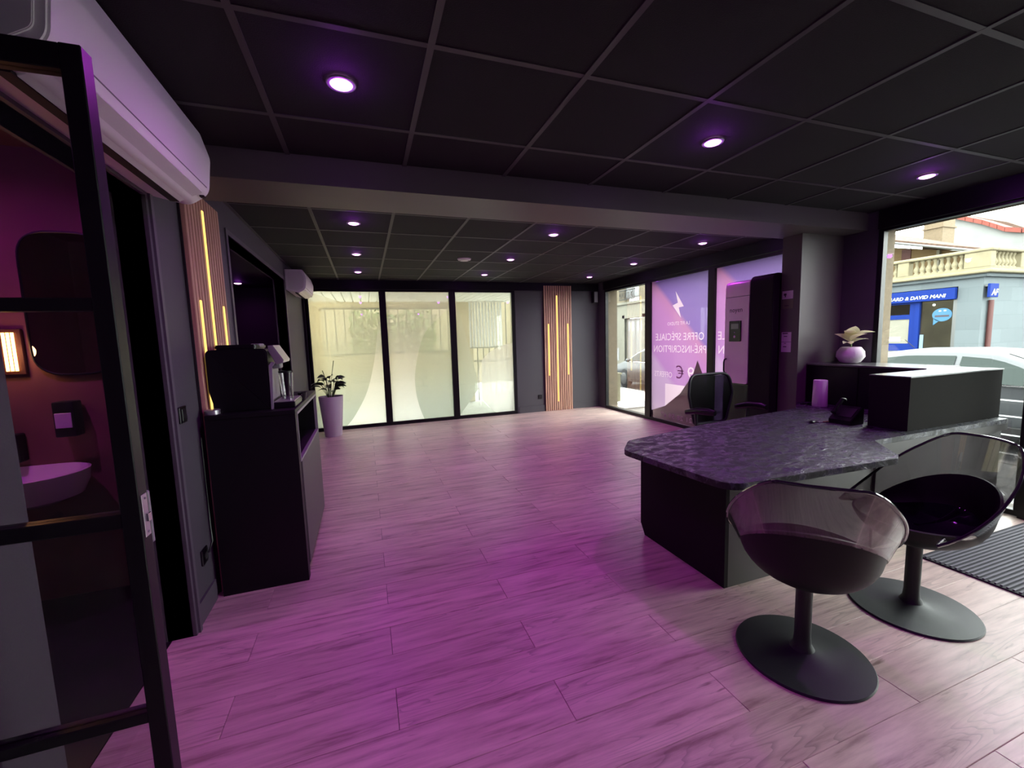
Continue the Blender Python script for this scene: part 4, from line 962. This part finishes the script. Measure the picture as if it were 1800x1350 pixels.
# ---- cars
def car(label, loc, rz, paint, L=4.25):
    t = thing('parked_car', label, 'car', loc, rz); t.scale = (.86, .97, 1)
    # local: +x forward, z up from the street, width along y
    st_ = [(-L/2, .62, .62), (-L/2+.08, .82, .84), (-L/2+.25, .92, 1.05), (-L/2+.75, .93, 1.36), (-L/2+1.3, .93, 1.43), (-.2, .93, 1.44), (.35, .92, 1.40), (.75, .91, 1.26), (1.15, .90, 1.03), (1.35, .88, .93), (L/2-.3, .80, .80), (L/2-.08, .66, .66), (L/2, .50, .50)]
    m = bmesh.new(); rr_ = []
    for x, zb, zt in st_:
        e = 1 if -L/2+.05 < x < L/2-.05 else .9; cab = zt-zb
        wt = .86-.42*cab if cab > .02 else .80
        sec = [(0, .22), (.80*e, .22), (.86*e, .35), (.88*e, .60 if zb > .6 else .4), (.86*e, zb-.005), (.84*e if cab > .02 else .80*e, zb+.003), (wt*e, zt-.06 if cab > .1 else zt-.0), (wt*e-.10, zt), (0, zt+.015)]
        full = [(-y, z) for y, z in sec[::-1][:-1]][:]+sec
        full = [(y, z) for y, z in sec]+[(-y, z) for y, z in sec[::-1][1:-1]]
        rr_.append([m.verts.new((x, y, z)) for y, z in full])
    n_ = len(rr_[0])
    for A, B in zip(rr_, rr_[1:]):
        for i in range(n_): m.faces.new((A[i], A[(i+1) % n_], B[(i+1) % n_], B[i]))
    m.faces.new(rr_[0]); m.faces.new(rr_[-1][::-1]); bmesh.ops.recalc_face_normals(m, faces=m.faces)
    b = MB(); b.add(m); obj('body', b, paint, t, True, local=True)
    def zt(x):
        for a, c in zip(st_, st_[1:]):
            if a[0] <= x <= c[0]: f_ = (x-a[0])/(c[0]-a[0]); return a[2]+(c[2]-a[2])*f_, a[1]+(c[1]-a[1])*f_
    for s in (1, -1):
        for xa, xb in ((-L/2+.45, -L/2+.80), (-L/2+.86, -.18), (-.10, 1.02)):
            P = []
            for k_ in range(7):
                x = xa+(xb-xa)*k_/6; T, B_ = zt(x); lo = B_+.03; hi = max(lo+.01, T-.10); cab = T-B_
                def yy(z): 
                    u = (z-B_)/max(.02, (T-.06-B_)); return (.86+(.86-.42*cab-.86)*u)+.010
                P.append([(x, s*yy(lo), lo), (x, s*yy(hi), hi)])
            bb_ = MB(); bb_.grid(P, .004); obj('side_window', bb_, M['carg'], t, local=True)
        obj('belt_trim', MB().box(-L/2+.35, 1.15, s*.862, s*.885, .925, .940) if s > 0 else MB().box(-L/2+.35, 1.15, -.885, -.862, .925, .940), M['chrome'], t, local=True)
        obj('sill_trim', MB().box(-L/2+.9, L/2-.95, min(s*.85, s*.90), max(s*.85, s*.90), .24, .34, bev=.01), M['tyre'], t, local=True)
        mi = MB().ball((.88, s*.98, .98), .09, 8, (.7, 1, .75)); obj('door_mirror', mi, paint, t, True, local=True)
        for x in (-L/2+.78, L/2-.85):
            wh = MB().lathe([(0, -.10), (.30, -.10), (.325, -.08), (.325, .08), (.30, .10), (0, .10)], n=28, mat=Matrix.Rotation(PI/2, 4, 'X'), c=(x, s*.80, .325)); w_ = obj('wheel', wh, M['tyre'], t, True, local=True)
            obj('hub_cap', MB().lathe([(0, .012), (.19, .006), (.21, 0)], n=10, mat=Matrix.Rotation(-s*PI/2, 4, 'X').to_4x4(), c=(x, s*.905, .325)), M['rim'], w_, local=True)
        obj('door_seam', MB().box(-.145, -.135, min(s*.875, s*.884), max(s*.875, s*.884), .36, .90).box(-.03+.0, -.024, 0, 0.001, .4, .41), M['tyre'], t, local=True)
    # windscreens
    for (xa, xb) in ((.42, 1.10), (-L/2+.30, -L/2+.68)):
        P = []
        for k_ in range(5):
            x = xa+(xb-xa)*k_/4; T, B_ = zt(x); wd = .86-.42*(T-B_)-.13; P.append([(x, -wd, T+.012), (x, 0, T+.026), (x, wd, T+.012)])
        bb_ = MB(); bb_.grid(P, .004); obj('windscreen', bb_, M['carg'], t, local=True)
    obj('roof_antenna', MB().tube([(-L/2+1.0, 0, 1.43), (-L/2+.82, 0, 1.58)], .006, 5), M['tyre'], t, local=True)
    return t
car('silver parked car with long side windows in front of the blue shop', (9.5, 3.80, ST), -PI/2, M['carp1'], 4.4)
car('grey parked car seen through the clear street pane', (9.5, 11.6, ST), PI/2, M['carp2'], 4.3)

# ---- corner shop
FX = 14.0
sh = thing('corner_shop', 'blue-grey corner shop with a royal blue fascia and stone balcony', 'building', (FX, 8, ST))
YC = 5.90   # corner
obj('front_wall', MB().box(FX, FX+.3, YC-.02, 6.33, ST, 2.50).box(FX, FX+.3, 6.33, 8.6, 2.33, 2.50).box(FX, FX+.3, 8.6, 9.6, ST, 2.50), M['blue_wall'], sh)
obj('side_wall', MB().box(FX+.3005, 18.5, YC-.02, YC+.30, ST, 2.50), M['blue_wall2'], sh)
obj('cornice', MB().box(FX-.10, 18.5, YC-.12, 9.6, 2.50, 2.58, bev=.01), M['blue_wall'], sh)
obj('balcony_slab', MB().box(FX-.22, 18.5, YC-.24, 9.6, 2.58, 2.66, bev=.02).box(FX-.16, 18.5, YC-.18, 9.6, 2.66, 2.72), M['stonec'], sh)
obj('handrail', MB().box(FX-.18, FX+.08, YC-.20, 9.6, 3.08, 3.16, bev=.02).box(FX+.08, 18.5, YC-.20, YC+.06, 3.08, 3.16, bev=.02), M['stonec'], sh)
bal = MB().lathe([(.06, 0), (.06, .03), (.035, .05), (.065, .11), (.06, .15), (.03, .23), (.028, .29), (.05, .33), (.05, .36)], n=10)
bme = bpy.data.meshes.new('baluster'); bal.bm.to_mesh(bme); bme.materials.append(M['stonec']); 
for f in bme.polygons: f.use_smooth = True
def baluster(x, y):
    o = bpy.data.objects.new('baluster', bme); COL.objects.link(o); o.parent = sh; o.location = Vector((x, y, 2.72))-Vector(sh.location)
def pedestal(x0_, x1_, y0_, y1_): obj('pedestal', MB().box(x0_, x1_, y0_, y1_, 2.72, 3.08, bev=.01), M['stonec'], sh)
pedestal(FX-.15, FX+.05, YC-.17, YC+.30); pedestal(FX-.15, FX+.05, 7.30, 7.55); pedestal(FX-.15, FX+.05, 8.7, 8.95)
for i in range(8): baluster(FX-.05, YC+.38+i*.128)
for i in range(8): baluster(FX-.05, 7.63+i*.13)
for i in range(6): baluster(FX+.22+i*.16, YC-.07)
pedestal(FX+1.15, FX+1.40, YC-.17, YC+.03)
for i in range(6): baluster(FX+1.52+i*.16, YC-.07)
pedestal(FX+2.5, FX+2.75, YC-.17, YC+.03)
for i in range(8): baluster(FX+2.9+i*.16, YC-.07)
fs = obj('fascia', MB().box(FX-.10, FX, 6.34, 9.2, 2.02, 2.31, bev=.01), M['blue'], sh)
lettering('fascia_lettering', 'GERARD & DAVID MANI', .125, M['signw'], fs, (FX-.106, 7.205, 2.085), (0, -1, 0), width=1.36, weight=.004, slant=.2)
# blade sign on the side wall
bsn = thing('blade_sign', 'small blue projecting sign with white italic letters beside the shop corner', 'sign', (FX-.02, YC-.15, 1.97))
obj('sign_board', MB().box(0, .36, 0, .05, .04, .36, bev=.008), M['blue'], bsn, local=True)
lettering('sign_lettering', 'AF', .2, M['signw'], bsn, (FX+.16, YC-.156, 2.06), (1, 0, 0), width=.26, weight=.008, slant=.25)
obj('sign_bracket', MB().box(.06, .34, .05, .125, .30, .33), M['zinc'], bsn, local=True)
dp = tag(obj('drain_pipe', MB().tube([(FX+.24, YC-.08, ST), (FX+.24, YC-.08, 1.95)], .05, 10), M['brown'], smooth=True), 'dark red drain pipe on the side wall under the blade sign', 'pipe')
# shopfront: door and window
dz = obj('shop_door', MB().box(FX+.02, FX+.08, 7.18, 7.30, ST+.12, 1.98).box(FX+.02, FX+.08, 7.93, 8.05, ST+.12, 1.98).box(FX+.02, FX+.08, 7.30, 7.93, 1.58, 1.70).box(FX+.02, FX+.08, 7.30, 7.93, .72, .92).box(FX+.02, FX+.08, 7.30, 7.93, ST+.12, .1).box(FX+.0, FX+.08, 7.08, 7.18, ST+.12, 2.04).box(FX+.0, FX+.08, 7.18, 8.6, 1.98, 2.04).box(FX+.0, FX+.08, 8.05, 8.15, ST+.12, 2.04), M['blue'], sh)
obj('upper_door_panel', MB().box(FX+.04, FX+.055, 7.30, 7.93, .92, 1.58), M['pale'], dz)
obj('lower_door_panel', MB().box(FX+.04, FX+.055, 7.30, 7.93, .1, .72), M['pale'], dz)
obj('door_notice', MB().box(FX+.032, FX+.038, 7.48, 7.74, .98, 1.10), M['paper'], dz)
sw = obj('shop_window', MB().box(FX+.06, FX+.068, 6.33, 7.08, ST+.3, 2.04), M['glass'], sh)
obj('window_post', MB().box(FX, FX+.08, 6.33, 6.40, ST+.12, 2.04).box(FX+.0, FX+.08, 6.40, 7.08, ST+.12, .02), M['zinc'], sh)
obj('shop_interior', MB().box(FX+1.6, FX+1.7, 5.95, 9.6, ST, 2.5).box(FX+.3, FX+1.6, 6.0, 9.5, ST, ST+.15).box(FX+.3, FX+1.6, 6.2, 6.28, ST, 2.4), M['shopin'], sh)
obj('shop_desk', MB().box(FX+.8, FX+1.3, 6.55, 7.0, ST+.15, .62).box(FX+.7, FX+1.4, 6.5, 7.05, .62, .68), M['yellow'], sh)
stk = obj('speech_bubble_sticker', MB().prism([(6.63+.20*math.cos(a), 1.655+.17*math.sin(a)) for a in [2*PI*i/28 for i in range(28)]], FX+.050, FX+.056, 'x').prism([(6.80, 1.57), (6.80, 1.39), (6.68, 1.50)], FX+.050, FX+.056, 'x'), M['sbub'], sh)
obj('sticker_bar', MB().box(FX+.046, FX+.0495, 6.49, 6.77, 1.60, 1.645), M['ink'], stk)
obj('sticker_dot', MB().box(FX+.046, FX+.0495, 6.65, 6.70, 1.735, 1.77).box(FX+.046, FX+.0495, 6.55, 6.60, 1.74, 1.775), M['signw'], stk)
obj('window_poster', MB().box(FX+.045, FX+.05, 6.98, 7.06, .7, 1.15), mat('pale_blue_poster', (.14, .22, .28), .6), sh)
for y_, z_ in ((6.95, 1.93), (7.3, 1.92)): obj('shop_spotlight', MB().ball((FX+.35, y_, z_), .03, 6), emis('shop_lamp', (1, .95, .85), 6), sh)
# upper storey set back with ochre wall and tiled roof
up_ = thing('ochre_house', 'ochre upper storey with brown tiled roof behind the balcony', 'building', (FX+2.5, 8.5, 2.7))
obj('wall', MB().prism([(7.25, 2.73), (11.0, 2.73), (11.0, 4.45), (7.25, 3.45)], FX+2.4, FX+4, 'x'), M['yellow'], up_)
obj('window', MB().box(FX+2.37, FX+2.4, 8.60, 8.84, 3.30, 3.82), M['brown'], up_)
obj('wall_post', MB().box(FX+2.30, FX+2.4, 7.86, 7.93, 2.73, 3.62), M['pale'], up_)
r_ = MB()
r_.grid([[(FX+1.5, 6.53, 3.29), (FX+1.5, 11.6, 4.95)], [(FX+3.0, 7.17, 3.49), (FX+3.0, 11.6, 5.30)]], .06); obj('tiled_roof', r_, M['rooft'], up_)
obj('gutter', MB().tube([(FX+1.46, 6.50, 3.26), (FX+1.46, 11.6, 4.92)], .035, 8), M['zinc'], up_, True)
chm = obj('chimney', MB().box(FX+2.8, FX+3.4, 8.06, 8.53, 3.7, 4.62).box(FX+2.76, FX+3.44, 8.03, 8.56, 4.36, 4.40), M['beige'], up_)
obj('chimney_pot', MB().lathe([(.07, 0), (.10, .16), (.08, .16)], n=12, c=(FX+2.6, 8.0, 3.72)), M['redtile'], chm)
# big white gable with red coping
gb = thing('white_gable_house', 'large white gable wall topped with red coping tiles', 'building', (FX+6, 6, 2.6))
GX = FX+6.5
gp = [(3.0, ST), (9.84, ST), (9.84, 5.40), (9.62, 5.29), (8.72, 4.81), (8.15, 4.43), (7.75, 4.30), (3.0, 4.30)]
obj('gable_wall', MB().prism(gp, GX, GX+.4, 'x'), M['gable'], gb)
cps = [(9.84, 5.40), (8.72, 4.81), (8.15, 4.43), (7.75, 4.30), (3.0, 4.30)]
for (ya, za), (yb, zb) in zip(cps, cps[1:]):
    n_ = max(1, int(math.hypot(yb-ya, zb-za)/.22))
    for i in range(n_):
        f0, f1 = i/n_, (i+.94)/n_
        p = [(ya+(yb-ya)*f0, za+(zb-za)*f0), (ya+(yb-ya)*f1, za+(zb-za)*f1)]
        obj('coping_tile', MB().prism([(p[0][0], p[0][1]), (p[1][0], p[1][1]), (p[1][0], p[1][1]+.15), (p[0][0], p[0][1]+.15)], GX-.14, GX+.5, 'x'), M['redtile'], gb)
obj('roof_behind', MB().prism([(9.9, 5.55), (9.4, 5.30), (8.77, 5.0), (8.34, 4.70), (3.0, 4.6), (3.0, ST), (9.9, ST)], GX+1.5, GX+4, 'x'), M['rooft'], gb)
# ---- house across the street seen through the clear pane
ha = thing('stone_house', 'pale stone townhouse with white double doors across the street', 'building', (12.6, 18, ST))
HX = 12.6
obj('lower_wall', MB().box(HX, HX+.3, 14.0, 17.0, ST, 3.0).box(HX, HX+.3, 18.45, 23, ST, 3.0).box(HX, HX+.3, 17.0, 18.45, 2.25, 3.0), M['pale'], ha)
obj('upper_wall', MB().box(HX+.03, HX+.33, 14.0, 17.35, 3.0, 7.5).box(HX+.03, HX+.33, 18.55, 23, 3.0, 7.5).box(HX+.03, HX+.33, 17.35, 18.55, 5.4, 7.5), M['brickA'], ha)
obj('string_course', MB().box(HX-.12, HX+.1, 14.0, 23, 2.93, 3.06, bev=.02), M['pale'], ha)
obj('door_surround', MB().box(HX-.05, HX+.05, 16.8, 17.0, ST, 2.4).box(HX-.05, HX+.05, 18.45, 18.65, ST, 2.4).box(HX-.05, HX+.05, 16.8, 18.65, 2.25, 2.45), M['pale'], ha)
for ya in (17.02, 17.74):
    d_ = obj('door_leaf', MB().box(HX+.12, HX+.18, ya, ya+.69, ST+.12, 2.22, bev=.008), M['palew'], ha)
    for yb in (ya+.09, ya+.39): obj('door_light', MB().box(HX+.105, HX+.12, yb, yb+.20, 1.62, 2.08), M['greyp'], d_)
    obj('door_panel', MB().box(HX+.105, HX+.12, ya+.09, ya+.59, .25, 1.45, bev=.005), M['palew'], d_)
wi = obj('shuttered_window', MB().box(HX+.14, HX+.2, 17.35, 18.55, 3.25, 5.4), M['palew'], ha)
obj('shutter', MB().box(HX+.10, HX+.14, 17.40, 17.93, 3.3, 5.35).box(HX+.10, HX+.14, 17.97, 18.5, 3.3, 5.35), M['signw'], wi)
bg_ = MB().tube([(HX-.25, 17.3, 3.62), (HX-.25, 18.6, 3.62)], .03).tube([(HX-.25, 17.3, 3.16), (HX-.25, 18.6, 3.16)], .02)
for i in range(14): bg_.tube([(HX-.25, 17.33+i*.096, 3.16), (HX-.25, 17.33+i*.096, 3.62)], .014, 5)
for i in range(4): bg_.tube([(HX-.26, 17.49+i*.31+.09*math.cos(a), 3.39+.11*math.sin(a)) for a in [2*PI*k_/12 for k_ in range(12)]], .014, 5, True)
obj('iron_balcony', bg_, M['iron'], ha)
obj('basement_grille', MB().box(HX-.02, HX, 19.0, 20.2, .1, .75), M['greyp'], ha)
# long row between the two so that the street is closed
rw = thing('street_terrace', 'plain pale terrace front between the shop and the stone house', 'building', (13.2, 11.5, ST))
obj('terrace_wall', MB().box(13.2, 13.5, 9.7, 13.95, ST, 6.5), M['pale'], rw)
for y_ in (10.3, 11.6, 12.9):
    for z_ in (.5, 3.2): obj('window', MB().box(13.17, 13.2, y_, y_+.7, z_, z_+1.3), M['greyp'], rw)

# ================================================================== COURTYARD BEHIND THE FROSTED WINDOWS
obj('floor_courtyard', MB().box(-4.0, 6.5, 7.46, 16, -.15, -.02), M['courtfl'], kind='structure')
obj('wall_courtyard', MB().box(-2.2, -.80, 9.2, 9.4, 0, 2.5).box(-.80, 1.85, 9.2, 9.4, 0, 1.15).box(-.80, 1.85, 9.2, 9.4, 2.10, 2.5).box(1.85, 2.3, 9.2, 9.4, 0, 2.5), M['court'], kind='structure')
cw = obj('ceiling_courtyard', MB().box(-2.2, 3.6, 7.46, 9.2, 2.245, 2.35), M['pslat'], kind='structure')
for i in range(38):
    x_ = -2.1+i*.15; obj('cladding_board', MB().box(x_, x_+.13, 7.46, 9.2, 2.22, 2.245, bev=.004), M['pslat'], cw)
gr = thing('window_grille', 'barred opening in the courtyard wall behind the frosted film', 'grille', (.52, 9.18, 1.15))
obj('grille_rail', MB().box(-.80, 1.85, 9.16, 9.18, 2.07, 2.10).box(-.80, 1.85, 9.16, 9.18, 1.15, 1.18), M['zinc'], gr)
for i in range(15): obj('grille_bar', MB().tube([(-.70+i*.175, 9.17, 1.17), (-.70+i*.175, 9.17, 2.08)], .011, 6), M['zinc'], gr)
bl = thing('strip_blind', 'white vertical strip blind hanging in the courtyard', 'blind', (2.60, 9.05, 1.20))
for i in range(11):
    x_ = 2.22+i*.070; b_ = MB().box(-.033, .033, -.001, .001, 0, .98); b_.bm.transform(Matrix.Translation((x_, 9.05, 1.22)) @ Matrix.Rotation(.5, 4, 'Z')); obj('blind_strip', b_, M['blind'], bl)
obj('bottom_chain', MB().tube([(2.19, 9.03, 1.21), (2.60, 9.03, 1.205), (3.0, 9.03, 1.23)], .012, 6), M['zinc'], bl)
obj('head_rail', MB().box(2.18, 3.0, 9.03, 9.07, 2.20, 2.24), M['pslat'], bl)
rl = thing('courtyard_railing', 'grey vertical bar railing at the right of the courtyard', 'railing', (3.1, 9.2, 0))
obj('railing_rail', MB().box(2.35, 5.2, 9.28, 9.31, 2.25, 2.29).box(2.35, 5.2, 9.28, 9.31, .88, .92), M['zinc'], rl)
for i in range(20): obj('railing_bar', MB().tube([(2.42+i*.14, 9.30, .0), (2.42+i*.14, 9.30, 2.28)], .012, 6), M['zinc'], rl)
hd = MB()
rnd = random.Random(5)
for i in range(2600):
    c_ = Vector((rnd.uniform(-.3, 1.8), rnd.uniform(10.9, 11.9), rnd.uniform(-.02, 2.7)*rnd.uniform(.6, 1))); r_ = rnd.uniform(.05, .11)
    a1 = Vector((rnd.uniform(-1, 1), rnd.uniform(-1, 1), rnd.uniform(-1, 1))).normalized(); a2_ = a1.orthogonal().normalized()
    v_ = [hd.bm.verts.new(c_+d_) for d_ in (a1*r_, a2_*r_*.5, -a1*r_, -a2_*r_*.5)]; hd.bm.faces.new(v_)
tag(obj('courtyard_hedge', hd, M['foliage'], kind='stuff'), 'leafy green hedge beyond the barred courtyard opening', 'hedge')
obj('wall_yard_end', MB().box(-4.0, 6.5, 13.4, 13.6, 0, 4.2), M['court2'], kind='structure')
